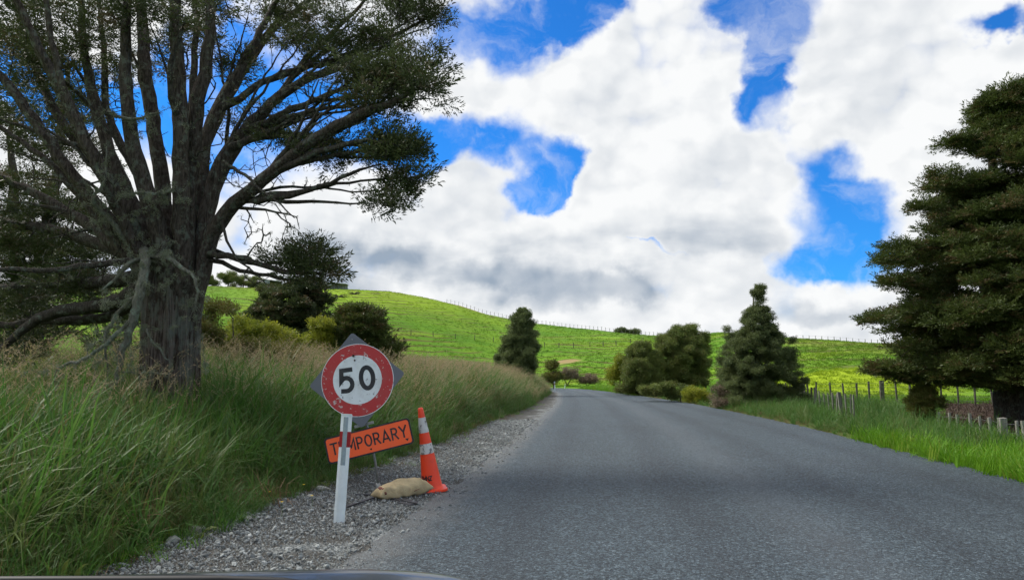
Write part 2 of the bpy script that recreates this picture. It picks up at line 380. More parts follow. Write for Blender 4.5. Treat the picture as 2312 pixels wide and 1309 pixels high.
def road_mat():
    m, t, b = new_mat('chipseal'); p = wpos(t)
    ch = t.voronoi(p, 88, out='Color'); cs = t.node('ShaderNodeSeparateColor'); t.l.new(ch, cs.inputs[0])
    ch2 = t.voronoi(p, 42, out='Color'); cs2 = t.node('ShaderNodeSeparateColor'); t.l.new(ch2, cs2.inputs[0])
    v = t.math('ADD', t.math('MULTIPLY', cs.outputs[0], 0.6), t.math('MULTIPLY', cs2.outputs[1], 0.4))
    c = t.mix(t.smooth(v, 0.22, 0.85), (0.010, 0.017, 0.024), (0.088, 0.126, 0.152))
    c = t.mix(t.smooth(v, 0.78, 0.90), c, (0.19, 0.25, 0.285))
    big = t.noise(t.scalev(p, 1, 0.25, 1), 0.9, 5, 0.6)
    c = t.mix(t.math('MULTIPLY', t.smooth(big, 0.40, 0.7), 0.35), c, (0.50, 0.50, 0.52), 'MULTIPLY')
    lat = attr(t, 'lat')   # -1 left edge .. 1 right edge: polished wheel tracks, bare binder between
    w1 = t.smooth(t.math('ABSOLUTE', t.math('SUBTRACT', t.math('ABSOLUTE', t.math('SUBTRACT', t.math('ABSOLUTE', lat), 0.48)), 0.22)), 0.13, 0.0)
    c = t.mix(t.math('MULTIPLY', w1, 0.55), c, (0.55, 0.56, 0.60), 'MULTIPLY')
    tar = t.math('MULTIPLY', t.smooth(t.noise(t.scalev(p, 2.2, 0.35, 1), 1.4, 6, 0.7), 0.58, 0.70), 0.5)
    c = t.mix(tar, c, (0.035, 0.040, 0.048))
    pale = t.smooth(t.math('ABSOLUTE', t.math('SUBTRACT', t.math('ABSOLUTE', lat), 0.0)), 0.16, 0.02)
    c = t.mix(t.math('MULTIPLY', pale, 0.12), c, (0.20, 0.22, 0.24))
    grit = t.smooth(t.math('ADD', t.math('MULTIPLY', lat, -1.0), t.math('MULTIPLY', t.noise(p, 2.5, 5), 0.16)), 0.93, 1.08)
    c = t.mix(t.math('MULTIPLY', grit, 0.5), c, (0.22, 0.22, 0.21))
    base(b, t, c, 0.62, 0.4)
    bump(t, b, t.math('ADD', t.voronoi(p, 120), t.math('MULTIPLY', t.voronoi(p, 62), 1.2)), 1.0, 0.012)
    return m
M['road'] = road_mat()
def gravel_mat():
    m, t, b = new_mat('gravel_bed'); p = wpos(t)
    c1 = t.voronoi(p, 42, out='Color'); s = t.node('ShaderNodeSeparateColor'); t.l.new(c1, s.inputs[0])
    c = t.mix(s.outputs[0], (0.09, 0.10, 0.10), (0.33, 0.35, 0.35))
    soil = t.smooth(t.math('ADD', t.noise(p, 1.3, 6, 0.65), t.math('MULTIPLY', attr(t, 'soil'), 0.35)), 0.50, 0.62)
    c = t.mix(t.math('MULTIPLY', soil, .85), c, (0.050, 0.044, 0.036))
    base(b, t, c, 0.85, 0.3)
    bump(t, b, t.math('MULTIPLY', t.voronoi(p, 42), -1.0), 1.0, 0.03)
    return m
M['gravel'] = gravel_mat()
def stone_mat(name, a, bcol, spread=1.0):
    m, t, b = new_mat(name)
    r = t.node('ShaderNodeObjectInfo').outputs['Random']
    c = t.mix(r, a, bcol)
    c = t.mix(t.math('MULTIPLY', t.noise(wpos(t), 60, 4), 0.6), c, (0.7, 0.7, 0.7), 'MULTIPLY')
    base(b, t, c, 0.8, 0.3); bump(t, b, t.noise(wpos(t), 90, 4), 0.4, 0.01)
    return m
M['stones'] = stone_mat('gravel_stones', (0.10, 0.11, 0.11), (0.38, 0.40, 0.39))
M['rock'] = stone_mat('pale_rock', (0.30, 0.31, 0.28), (0.42, 0.42, 0.38))

# ------------------------------------------------------------------ road course
CL = np.array([(-40, -1.5, 3.8), (-15, -0.6, 3.8), (0, 1.9, 3.75), (5.5, 2.5, 3.75), (10, 3.08, 3.8), (15.5, 3.80, 3.85), (24.6, 4.75, 3.95), (36, 5.75, 3.8),
               (43.3, 6.3, 3.7), (52, 6.6, 3.5), (60, 6.9, 3.15), (68, 7.15, 2.95), (76, 7.25, 2.8), (88, 6.9, 2.8), (99, 5.6, 2.8), (109, 2.0, 2.8), (116, -4.0, 2.8), (121, -13, 2.8), (124, -26, 2.8), (125, -60, 2.8), (120, -140, 2.8)])
_yy = CL[:, 0]; _xx = CL[:, 1]
_s = np.r_[0, np.cumsum(np.hypot(np.diff(_yy), np.diff(_xx)))]
def _smooth_curve(n=1400):
    s = np.linspace(0, _s[-1], n)
    x = np.interp(s, _s, _xx); y = np.interp(s, _s, _yy); w = np.interp(s, _s, CL[:, 2])
    k = np.hanning(61); k /= k.sum()
    def sm(a):
        pad = np.r_[2 * a[0] - a[1:31][::-1], a, 2 * a[-1] - a[-31:-1][::-1]]
        return np.convolve(pad, k, 'valid')
    return sm(x), sm(y), sm(w)
RX, RY, RW = _smooth_curve()
RT = np.stack([np.gradient(RX), np.gradient(RY)], 1); RT /= np.linalg.norm(RT, axis=1)[:, None]
RN = np.stack([RT[:, 1], -RT[:, 0]], 1)      # to the right of travel

def road_e(x, y):
    """signed distance beyond the asphalt edge; side -1 = left"""
    x = np.atleast_1d(np.asarray(x, float)); y = np.atleast_1d(np.asarray(y, float))
    e = np.full(x.shape, 1e3); side = np.where(x > 4, 1.0, -1.0)
    near = (np.abs(x) < 240) & (np.abs(y) < 260)
    xs, ys = x[near], y[near]; ee = np.empty(len(xs)); ss = np.empty(len(xs))
    P = np.stack([RX, RY], 1)[::3]; N = RN[::3]; W = RW[::3]
    for i in range(0, len(xs), 20000):
        a = np.stack([xs[i:i + 20000], ys[i:i + 20000]], 1)
        d = ((a[:, None, :] - P[None]) ** 2).sum(2); j = d.argmin(1)
        lat = ((a - P[j]) * N[j]).sum(1)
        dist = np.sqrt(d[np.arange(len(a)), j])
        ee[i:i + 20000] = np.where(np.abs(lat) > 0, dist, dist) - W[j]; ss[i:i + 20000] = np.sign(lat)
    e[near] = ee; side[near] = ss
    return e, side

def shoulder_w(y): return np.interp(y, [0, 10, 22, 36, 60, 75, 90], [1.5, 1.6, 1.4, 1.05, 0.8, 0.55, 0.5])

# ridge seen from the road: azimuth -> elevation, distance, where the slope starts
RIDGE = [(-900, 600), (-300, 630), (0, 640), (450, 648), (600, 652), (730, 655), (800, 655), (880, 660), (960, 674), (1040, 692), (1100, 712), (1200, 733), (1300, 743), (1400, 752),
         (1500, 760), (1560, 757), (1620, 752), (1680, 753), (1740, 762), (1800, 768), (1900, 772), (1990, 776), (2150, 782), (2312, 786), (2700, 780), (3500, 770)]
_az = []; _el = []
for _p, _q in RIDGE:
    d_ = ray(_p, _q); _az.append(math.degrees(math.atan2(d_[0], d_[1]))); _el.append(d_[2] / math.hypot(d_[0], d_[1]))
def px_az(px): d_ = ray(px, 800); return math.degrees(math.atan2(d_[0], d_[1]))
AZR = [px_az(p) for p in (-900, 450, 800, 1000, 1150, 1300, 1500, 1650, 1800, 1950, 2312, 3000)]
RR = [260, 260, 265, 270, 275, 275, 260, 225, 190, 165, 150, 150]
R0 = [140, 140, 140, 140, 140, 122, 108, 88, 66, 62, 60, 60]
MOUND = at(1905, 840, 58)
def height(x, y):
    shp = np.shape(x); x = np.atleast_1d(np.asarray(x, float)).ravel(); y = np.atleast_1d(np.asarray(y, float)).ravel()
    r = np.hypot(x, y); az = np.degrees(np.arctan2(x, y))
    e, side = road_e(x, y)
    el = np.interp(az, _az, _el); Rr = np.interp(az, AZR, RR); r0 = np.interp(az, AZR, R0)
    behind = smoothstep(np.abs(az), 60, 95)
    t = (r - r0) / (Rr - r0)
    zr = el * Rr + CH
    zr = zr * (1 - behind) + 6 * behind
    prof = np.where(t < 1, 0.35 * np.clip(t, 0, 1) + 0.65 * np.sin(np.clip(t, 0, 1) * math.pi / 2) ** 1.25, 1.0)
    hill = zr * prof
    hill = np.where(t > 1, zr - (t - 1) * (Rr - r0) * 0.10, hill)
    hill = np.maximum(hill, -3)
    hill += np.clip(t, 0, 1) * (vnoise(x, y, 38, 3) * 0.9 + vnoise(x, y, 15, 4) * 0.35) * np.where(t < 1, 1, 0.3) * (1 - smoothstep(t, 0.8, 1.0) * 0.7)
    hill *= smoothstep(e, 1.0, 14)
    z = hill
    sw = shoulder_w(y)
    L = side < 0
    bank = 0.55 * smoothstep(e - sw, 0.0, 3.0) + 0.30 * smoothstep(e - sw, 3, 7) - 0.65 * smoothstep(e - sw, 8.5, 20)
    bank *= smoothstep(y, -6, 6) * (1 - smoothstep(y, 85, 100)) * np.interp(y, [5, 12, 22, 50, 80], [0.35, 0.85, 1.25, 1.45, 1.0])
    right = -0.10 * smoothstep(e, 0.2, 1.5) + 0.15 * smoothstep(e, 4, 9)
    z = z + np.where(L, bank, right) * (np.abs(e) < 900)
    m = np.exp(-(((x - MOUND[0]) / 6.2) ** 2 + ((y - MOUND[1]) / 5.0) ** 2)) * 2.0
    z = z + m
    z = z + vnoise(x, y, 3.1, 8) * 0.05 * smoothstep(e, 1.5, 4) + vnoise(x, y, 0.9, 9) * 0.025 * smoothstep(e, 1.7, 3)
    under = np.where(L, smoothstep(e - sw, -0.15, 0.5), 1.0)
    z = z * under - 0.05 * (1 - under) * (e < 10)
    z = np.where(e < 0.0, -0.05, z)
    z = z * smoothstep(e, -0.3, 0.6) - 0.03 * (1 - smoothstep(e, 0.0, 0.8))
    return z.reshape(shp) if shp else float(z[0])
def H1(x, y): return float(height(np.array([x]), np.array([y]))[0])
def on_ground(x, y, dz=0.0): return np.array([x, y, H1(x, y) + dz])
def hit(px, py, rmin=4.0, rmax=330.0):
    """where the view ray of a pixel meets the terrain"""
    d = ray(px, py); k = np.geomspace(rmin, rmax, 900)
    P = np.array([0, 0, CH]) + d[None] * k[:, None]
    h = height(P[:, 0], P[:, 1]); below = np.nonzero(P[:, 2] < h)[0]
    i = below[0] if len(below) else len(k) - 1
    return np.array([P[i, 0], P[i, 1], h[i]])
def crest(px):
    """the highest-looking point of the terrain along a column of the photograph"""
    d = ray(px, 780); k = np.linspace(80, 300, 500)
    x = d[0] * k; y = d[1] * k; h = height(x, y); i = ((h - CH) / np.hypot(x, y)).argmax()
    return np.array([x[i], y[i], h[i]])

def barred(x, y):
    """bare soil under the right hand tree, beyond its little fence"""
    fx = np.interp(y, [14.0, 15.1, 17.0, 19.9, 22.5], [11.2, 11.2, 11.2, 11.6, 13.2])
    fx = np.where(y > 20, np.maximum(fx, .565 * y + vnoise(x, y, 2.0, 77) * .5), fx)
    return (x > fx - .05) & (y < 40.5) & (y > 12) & (x < 40)
def build_terrain():
    fine = np.linspace(-42, 42, 430); rest = np.linspace(42, 318, 110)[1:-1]
    az = np.r_[fine, rest]; na = len(az)
    r = np.r_[np.geomspace(0.8, 30, 110), np.geomspace(30.6, 300, 190)[0:], np.geomspace(310, 3800, 26)]; nr = len(r)
    A, Rr = np.meshgrid(np.radians(az), r)
    X = (np.sin(A) * Rr).ravel(); Y = (np.cos(A) * Rr).ravel()
    Z = height(X, Y)
    V = np.c_[X, Y, Z]; V = np.r_[V, [[0, 0, H1(0, 0)]]]
    i = np.arange(nr - 1)[:, None] * na; j = np.arange(na)[None]; j2 = (j + 1) % na
    Q = np.stack([i + j, i + j2, i + na + j2, i + na + j], 2).reshape(-1, 4)[:, ::-1]
    me = bpy.data.meshes.new('ground')
    c = len(V) - 1
    tri = [(c, int(k), int((k + 1) % na)) for k in range(na)]
    me.from_pydata(V.tolist(), [], Q.tolist() + [t_[::-1] for t_ in tri])
    me.polygons.foreach_set('use_smooth', [True] * len(me.polygons))
    x, y = V[:, 0], V[:, 1]; e, side = road_e(x, y)
    def spot(c, rx, ry): return np.exp(-(((x - c[0]) / rx) ** 2 + ((y - c[1]) / ry) ** 2))
    soil = np.zeros(len(V)); tan = np.zeros(len(V))
    soil += 1.0 * barred(x, y)
    tan += 1.1 * spot(crest(1062), 9, 12) + 0.7 * spot(crest(1030), 10, 9)
    tan += 1.5 * spot(hit(1280, 816), 3.0, 3.0)
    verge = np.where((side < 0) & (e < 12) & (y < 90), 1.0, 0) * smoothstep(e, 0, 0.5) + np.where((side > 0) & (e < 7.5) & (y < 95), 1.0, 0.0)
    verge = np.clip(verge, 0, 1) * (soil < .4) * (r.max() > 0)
    tracks = smoothstep(np.hypot(x, y), 70, 110)
    for k, v in dict(soil=soil, tan=tan, verge=verge, tracks=tracks).items():
        a = me.attributes.new(k, 'FLOAT', 'POINT'); a.data.foreach_set('value', v.astype(np.float32))
    me.materials.append(M['ground']); me.update()
    o = bpy.data.objects.new('ground', me); col.objects.link(o); o['kind'] = 'structure'
build_terrain()

def strip(name, lat0, lat1, ncol, z, mat, jitter=(0, 0), s0=0, s1=None, crown=0.0, latattr=True, soil=None):
    idx = np.arange(s0, s1 or len(RX), 1)
    x, y, w = RX[idx], RY[idx], RW[idx]
    V = []; lat = []; so = []
    for k in range(ncol + 1):
        u = k / ncol
        o = (lat0(w, y) * (1 - u) + lat1(w, y) * u)
        if k == 0: o = o + rng.normal(0, 1, len(o)) * jitter[0] + vnoise(y, y * 0, 1.3, 5) * jitter[0] * 2
        if k == ncol: o = o + rng.normal(0, 1, len(o)) * jitter[1] + vnoise(y, y * 0, 1.1, 6) * jitter[1] * 2
        lz = z + crown * (1 - (o / w) ** 2) if crown else np.full(len(o), z)
        V.append(np.c_[x + RN[idx, 0] * o, y + RN[idx, 1] * o, lz]); lat.append(o / w); so.append(np.full(len(o), 0 if soil is None else abs(u - soil)))
    V = np.stack(V, 1); n = len(idx)
    Q = [(i * (ncol + 1) + k, i * (ncol + 1) + k + 1, (i + 1) * (ncol + 1) + k + 1, (i + 1) * (ncol + 1) + k) for i in range(n - 1) for k in range(ncol)]
    mb = MB(); mb.add(V.reshape(-1, 3), Q)
    o = mb.build(name, mat, smooth=True, attrs=dict(lat=np.stack(lat, 1).ravel(), soil=np.stack(so, 1).ravel()))
    o['kind'] = 'structure'; return o
strip('gravel_shoulder', lambda w, y: -(w + shoulder_w(y) + 0.25), lambda w, y: -w + 0.15, 6, 0.002, M['gravel'], (0.04, 0), soil=1.0)
strip('road', lambda w, y: -w, lambda w, y: w, 14, 0.008, M['road'], (0.035, 0.03), crown=0.03)

# ------------------------------------------------------------------ scatter by geometry nodes (stuff only)
def scatter(name, temps, P, rot, scl, idx=None, parent=None, kind='stuff', label=None, cat=None):
    P = np.asarray(P, float); n = len(P)
    me = bpy.data.meshes.new(name); me.vertices.add(n); me.vertices.foreach_set('co', P.astype(np.float32).ravel())
    a = me.attributes.new('rot', 'FLOAT_VECTOR', 'POINT'); a.data.foreach_set('vector', np.asarray(rot, np.float32).ravel())
    scl = np.asarray(scl, float); scl = np.repeat(scl[:, None], 3, 1) if scl.ndim == 1 else scl
    a = me.attributes.new('scl', 'FLOAT_VECTOR', 'POINT'); a.data.foreach_set('vector', scl.astype(np.float32).ravel())
    if idx is None: idx = rng.integers(0, len(temps), n)
    a = me.attributes.new('idx', 'INT', 'POINT'); a.data.foreach_set('value', np.asarray(idx, np.int32))
    o = bpy.data.objects.new(name, me); col.objects.link(o)
    for m in {m for t_ in temps for m in t_.data.materials}: me.materials.append(m)
    g = bpy.data.node_groups.new(name, 'GeometryNodeTree')
    g.interface.new_socket('Geometry', in_out='INPUT', socket_type='NodeSocketGeometry')
    g.interface.new_socket('Geometry', in_out='OUTPUT', socket_type='NodeSocketGeometry')
    N = g.nodes; L = g.links
    gi = N.new('NodeGroupInput'); go = N.new('NodeGroupOutput'); ip = N.new('GeometryNodeInstanceOnPoints'); j = N.new('GeometryNodeJoinGeometry')
    m2p = N.new('GeometryNodeMeshToPoints')
    for t_ in temps:
        oi = N.new('GeometryNodeObjectInfo'); oi.inputs['Object'].default_value = t_
        gg = N.new('GeometryNodeGeometryToInstance'); L.new(oi.outputs['Geometry'], gg.inputs[0]); L.new(gg.outputs[0], j.inputs[0])
    def na(nm, dt):
        q = N.new('GeometryNodeInputNamedAttribute'); q.data_type = dt; q.inputs['Name'].default_value = nm
        return q.outputs['Attribute']
    L.new(gi.outputs[0], m2p.inputs[0]); L.new(m2p.outputs[0], ip.inputs['Points']); L.new(j.outputs[0], ip.inputs['Instance'])
    ip.inputs['Pick Instance'].default_value = True
    L.new(na('idx', 'INT'), ip.inputs['Instance Index']); L.new(na('rot', 'FLOAT_VECTOR'), ip.inputs['Rotation']); L.new(na('scl', 'FLOAT_VECTOR'), ip.inputs['Scale'])
    L.new(ip.outputs[0], go.inputs[0])
    md = o.modifiers.new('scatter', 'NODES'); md.node_group = g
    if parent: o.parent = parent; 
    if kind: o['kind'] = kind
    return props(o, label, cat)

# templates live outside the scene: only their geometry is used
def blade_tuft(name, mat, n, hgt, spread, width, bend=0.6, segs=3, hvar=0.4, seed=0):
    r = np.random.default_rng(seed); mb = MB(); tips = []
    for _ in range(n):
        a = r.uniform(0, 6.283); rr = spread * math.sqrt(r.uniform(0, 1)); b = a + r.normal(0, 0.7)
        h = hgt * r.uniform(1 - hvar, 1 + hvar * 0.6); bd = bend * r.uniform(0.3, 1.4); w = width * r.uniform(0.7, 1.3)
        root = np.array([math.cos(a) * rr, math.sin(a) * rr, -0.03]); dr = np.array([math.cos(b), math.sin(b), 0]); sd_ = np.array([-dr[1], dr[0], 0])
        V = []
        for k in range(segs + 1):
            u = k / segs; ang = bd * u * 1.3
            c = root + dr * (h * u * math.sin(ang) * 0.8) + np.array([0, 0, h * u * math.cos(ang * 0.85)])
            ww = w * (1 - u ** 1.8) * 0.5
            if k < segs: V += [c - sd_ * ww, c + sd_ * ww]; tips += [u, u]
            else: V.append(c); tips.append(1.0)
        Fc = [(2 * k, 2 * k + 1, 2 * k + 3, 2 * k + 2) for k in range(segs - 1)] + [(2 * segs - 2, 2 * segs - 1, 2 * segs)]
        mb.add(V, Fc)
    return mb.build(name, mat, link=False, attrs=dict(tip=tips))
def seed_stem(name, mat, n, hgt, spread, seed=0, droop=0.35, head=0.28):
    r = np.random.default_rng(seed); mb = MB(); tips = []
    for _ in range(n):
        a = r.uniform(0, 6.283); rr = spread * math.sqrt(r.uniform()); h = hgt * r.uniform(0.7, 1.15); b = r.normal(0.3, 0.9)
        root = np.array([math.cos(a) * rr, math.sin(a) * rr, 0]); dr = np.array([math.cos(b), math.sin(b), 0])
        pts = [root + dr * (h * droop * u ** 2.6) + np.array([0, 0, h * (u - 0.16 * u ** 5)]) for u in np.linspace(0, 1, 6)]
        sd_ = np.array([-dr[1], dr[0], 0]) * 0.002
        V = []
        for p in pts: V += [p - sd_, p + sd_]
        mb.add(V, [(2 * k, 2 * k + 1, 2 * k + 3, 2 * k + 2) for k in range(5)]); tips += [0.3] * 12
        for _k in range(16):
            u = 1 - head * r.uniform(0, 1); i = min(int(u * 5), 4); p = pts[i] + (pts[i + 1] - pts[i]) * (u * 5 - i)
            dd = dr * 0.5 + np.array([r.normal(0, 0.35), r.normal(0, 0.35), 0.5]); dd /= np.linalg.norm(dd); l = r.uniform(0.02, 0.055)
            q = np.cross(dd, r.normal(size=3)); q /= np.linalg.norm(q)
            mb.add([p, p + dd * l * 0.5 + q * 0.0035, p + dd * l + np.array([0, 0, -0.01]), p + dd * l * 0.5 - q * 0.0035], [(0, 1, 2, 3)]); tips += [1.0] * 4
    return mb.build(name, mat, link=False, attrs=dict(tip=tips))

def leaf_quad(mb, p, d, l, w, r):
    q = np.cross(d, r.normal(size=3)); q /= np.linalg.norm(q) + 1e-9
    mb.add([p, p + d * l * 0.45 + q * w * 0.5, p + d * l, p + d * l * 0.45 - q * w * 0.5], [(0, 1, 2, 3)])
def fan_spray(name, mat, size=0.35, n=46, leaf=0.05, w=0.010, flat=0.35, seed=0, up=0.25):
    """a twig with side twigs and short narrow leaves, lying roughly flat, pointing along +x"""
    r = np.random.default_rng(seed); mb = MB()
    for k in range(n):
        u = r.uniform(0.05, 1.0); s = r.choice([-1, 1]) * r.uniform(0, 1) * 0.55 * size * (1 - 0.5 * abs(u - 0.55))
        p = np.array([u * size - abs(s) * 0.1, s, r.normal(0, flat * 0.1) * size + up * size * u * u])
        d = np.array([0.8, np.sign(s) * 0.5 + r.normal(0, 0.35), r.normal(0.15, flat)]); d /= np.linalg.norm(d)
        leaf_quad(mb, p, d, leaf * r.uniform(0.6, 1.4), w * r.uniform(0.7, 1.4), r)
    return mb.build(name, mat, link=False)
def ball_spray(name, mat, size=0.2, n=40, leaf=0.06, w=0.02, seed=0, flatz=1.0):
    r = np.random.default_rng(seed); mb = MB()
    for k in range(n):
        d = r.normal(size=3); d /= np.linalg.norm(d); p = d * size * r.uniform(0.15, 1) ** 0.7 * np.array([1, 1, flatz])
        d = d * 0.7 + r.normal(size=3) * 0.6 + np.array([0, 0, 0.35]); d /= np.linalg.norm(d)
        leaf_quad(mb, p, d, leaf * r.uniform(0.6, 1.4), w * r.uniform(0.7, 1.3), r)
    return mb.build(name, mat, link=False)

def fans(mat, k=4, **kw): return [fan_spray('spray_piece', mat, seed=s, **kw) for s in range(k)]
def balls(mat, k=4, **kw): return [ball_spray('spray_piece', mat, seed=s + 20, **kw) for s in range(k)]

# ------------------------------------------------------------------ grass and verges
def along(s_lo, s_hi, n):
    """random stations on the road axis between two y values (before the bend)"""
    lo = np.searchsorted(RY[:1000], s_lo) if s_lo < 99 else 0; hi = np.searchsorted(RY[:1000], s_hi)
    i = rng.integers(lo, max(hi, lo + 1), n); return i
ymono = np.argmax(RY > 98)
def verge_points(side, y0, y1, e0, e1, dens, efun=None):
    n = int((y1 - y0) * (e1 - e0) * dens)
    y = rng.uniform(y0, y1, n); e = rng.uniform(e0, e1, n)
    i = np.clip(np.searchsorted(RY[:ymono], y), 0, ymono - 1)
    off = RW[i] + e + (shoulder_w(y) if side < 0 else 0)
    t_ = (rng.uniform(0, 1, n) - .5) * .23
    x = RX[i] + RN[i, 0] * off * side + RT[i, 0] * t_; yy = RY[i] + RN[i, 1] * off * side + RT[i, 1] * t_
    ok = ~barred(x, yy); x, yy, e = x[ok], yy[ok], e[ok]
    return x, yy, e
TRUNK = at(385, 900, 12.4)

def put(name, temps, x, y, scl, tilt=0.15, dz=0.0, **kw):
    z = height(x, y) + dz; n = len(x)
    rot = np.c_[rng.normal(0, tilt, n), rng.normal(0, tilt, n), rng.uniform(0, 6.283, n)]
    return scatter(name, temps, np.c_[x, y, z], rot, scl, **kw)

broad_t = [blade_tuft('weed', M['leaf_mid'], 12, 0.20, 0.10, 0.040, 1.3, 4, 0.5, 60 + s) for s in range(2)]
long_t = [blade_tuft('tuft', M['grass_long'], 34, 0.80, 0.17, 0.019, [.7, 1.5, 1.1, .9][s], 4, 0.55, s) for s in range(4)] + [blade_tuft('tuft', M['grass_dull'], 36, 0.76, 0.19, 0.010, 1.1, 4, 0.5, 9 + s) for s in range(2)]
seed_t = [seed_stem('stem', M['seed'], 5, 1.15, 0.18, s) for s in range(4)]
short_t = [blade_tuft('turf', M['grass_short'], 34, 0.16, 0.14, 0.008, 0.7, 2, 0.5, 30 + s) for s in range(3)]
dead_t = [blade_tuft('thatch', M['grass_dead'], 30, 0.28, 0.2, 0.006, 1.5, 3, 0.5, 40 + s) for s in range(3)]
past_t = [blade_tuft('clump', M['pasture'], 16, 0.2, 0.28, 0.05, 0.9, 2, 0.5, 50 + s) for s in range(4)]

def cat(*a): return tuple(np.concatenate(k) for k in zip(*a))
# left verge: tall grass
A = verge_points(-1, 2.5, 16, 0.0, 9, 34); B = verge_points(-1, 16, 40, 0.0, 9, 22); C = verge_points(-1, 40, 92, 0.0, 7, 9)
x, y, e = cat(A, B, C)
keep = (np.hypot(x - TRUNK[0], y - TRUNK[1]) > 0.75)
x, y, e = x[keep], y[keep], e[keep]
sc_ = (0.35 + 0.65 * smoothstep(e, 0.0, 1.3)) * rng.uniform(0.75, 1.25, len(x)) * (1 + 0.2 * vnoise(x, y, 1.7, 12)) * np.interp(y, [0, 9, 16, 40], [1.05, 1.1, 1.25, 1.4]) * (1 - .55 * smoothstep(e, 3.9, 5.2) * (y < 15) * (x < -5.2))
put('tall_grass', long_t, x, y, sc_, 0.2, idx=np.where(rng.uniform(size=len(x)) < 0.90, rng.integers(0, 4, len(x)), rng.integers(4, 6, len(x))),
    label='long lush green grass filling the left verge beside the gravel', cat='grass')
A = verge_points(-1, 6, 14, 1.8, 9, 5.0); B = verge_points(-1, 14, 40, 0.5, 9, 13); C = verge_points(-1, 40, 90, 0.1, 6, 14)
x, y, e = cat(A, B, C); keep = (np.hypot(x - TRUNK[0], y - TRUNK[1]) > 0.5); x, y, e = x[keep], y[keep], e[keep]
put('seeding_grass', seed_t, x, y, (0.55 + 0.45 * smoothstep(e, 0, 2)) * rng.uniform(0.8, 1.2, len(x)) * np.interp(y, [0, 9, 20], [1.1, 1.25, 1.3]), 0.14,
    label='tan nodding seed heads standing above the left verge grass', cat='grass')
A = verge_points(-1, 3, 30, -0.35, 0.5, 16); B = verge_points(-1, 30, 80, -0.2, 0.6, 6)
x, y, e = cat(A, B); keep = vnoise(x, y, 1.6, 33) > -0.25; x, y = x[keep], y[keep]
put('dead_grass', dead_t, x, y, rng.uniform(0.3, 0.85, len(x)), 0.3, label='brown dead thatch at the foot of the left verge', cat='grass')
A = verge_points(-1, 3.5, 40, -1.1, 0.35, 26)
x, y, e = A; keep = vnoise(x, y, 1.1, 21) * .7 + vnoise(x, y, .35, 22) * .4 + (e * 1.1) > -0.12; x, y = x[keep], y[keep]
put('low_weeds', short_t, x, y, rng.uniform(0.25, 0.75, len(x)), 0.3, dz=0.03, label='patches of low weeds creeping over the gravel shoulder', cat='weeds')
A = verge_points(-1, 3.5, 26, -0.1, 4.5, 1.3); x, y, e = A
put('broad_weeds', broad_t, x, y, rng.uniform(0.5, 1.3, len(x)), 0.3, label='broad leaved weeds among the left verge grass', cat='weeds')
A = verge_points(-1, 3.5, 26, 0.0, 5, 2.5); x, y, e = A; keep = vnoise(x, y, 1.3, 91) > .1; x, y = x[keep], y[keep]
put('fallen_straw', dead_t, x, y, rng.uniform(0.7, 1.3, len(x)), 0.6, dz=.1, label='fallen brown straw tangled through the left verge grass', cat='grass')
# right verge
A = verge_points(1, 8, 22, 0.1, 7, 18); B = verge_points(1, 22, 50, 0.1, 7.5, 12); C = verge_points(1, 50, 92, 0.1, 5, 5)
x, y, e = cat(A, B, C); mown = np.maximum(smoothstep(15.5 - y + vnoise(x, y, 2.0, 5) * 2.0, -1, 2), smoothstep(e, 2.6, 3.8) * smoothstep(21 - y, -1, 1))
sc_ = 0.9 * rng.uniform(0.6, 1.1, len(x)) * (0.35 + 0.6 * smoothstep(e, 0.0, 1.2)) * (1 - 0.62 * mown) * (1 - 0.25 * smoothstep(y, 45, 55))
far_bright = (y > 62) | ((mown > 0.5) & (rng.uniform(size=len(x)) < .6))
idx_r = np.where(rng.uniform(size=len(x)) < 0.55, rng.integers(0, 4, len(x)), rng.integers(4, 6, len(x)))
put('verge_grass', long_t, x[~far_bright], y[~far_bright], sc_[~far_bright], 0.25, idx=idx_r[~far_bright], label='rank green and straw coloured grass on the right verge', cat='grass')
A = verge_points(1, 6, 24, 0.0, 7, 60); x, y, e = A; keep = np.maximum(smoothstep(16.5 - y + vnoise(x, y, 2.0, 5) * 2.0, -1, 2), smoothstep(e, 2.4, 3.6) * smoothstep(22 - y, -1, 1)) > 0.2; x, y, e = x[keep], y[keep], e[keep]
A2 = verge_points(1, 60, 97, 0.0, 5, 10); x, y = np.r_[x, A2[0]], np.r_[y, A2[1]]
put('bright_grass', short_t, x, y, rng.uniform(0.8, 2.6, len(x)) * np.where(y > 50, 1.6, 1), 0.25, label='short bright green grass on the right verge', cat='grass')
A = verge_points(1, 14, 60, 0.0, 0.8, 7); x, y, e = A
put('dry_grass', dead_t, x, y, rng.uniform(0.3, 0.8, len(x)), 0.3, label='dry brown grass along the right edge of the asphalt', cat='grass')
# pasture tufts over the paddocks and hill
n = 150000
r = np.exp(rng.uniform(math.log(16), math.log(285), n)); az = rng.uniform(-37, 37, n)
x = np.sin(np.radians(az)) * r; y = np.cos(np.radians(az)) * r
e, side = road_e(x, y)
soilc = ground0(2250, 935)
keep = ((e > 6.5) & (side > 0) | (e > 9) & (side < 0)) & ~barred(x, y) & (vnoise(x, y, 5, 44) + vnoise(x, y, 1.7, 45) * 0.7 > -0.75)
scar = hit(1280, 816); c1_, c2_ = crest(1062), crest(1035)
keep &= (np.hypot((x - c1_[0]) / 9, (y - c1_[1]) / 12) > 1) & (np.hypot((x - c2_[0]) / 8, (y - c2_[1]) / 8) > 1) & (np.hypot(x - scar[0], y - scar[1]) > 3.2)
x, y, r = x[keep], y[keep], r[keep]
s = np.interp(r, [15, 40, 120, 280], [0.6, 0.8, 1.15, 1.5]) * rng.uniform(0.6, 1.4, len(x))
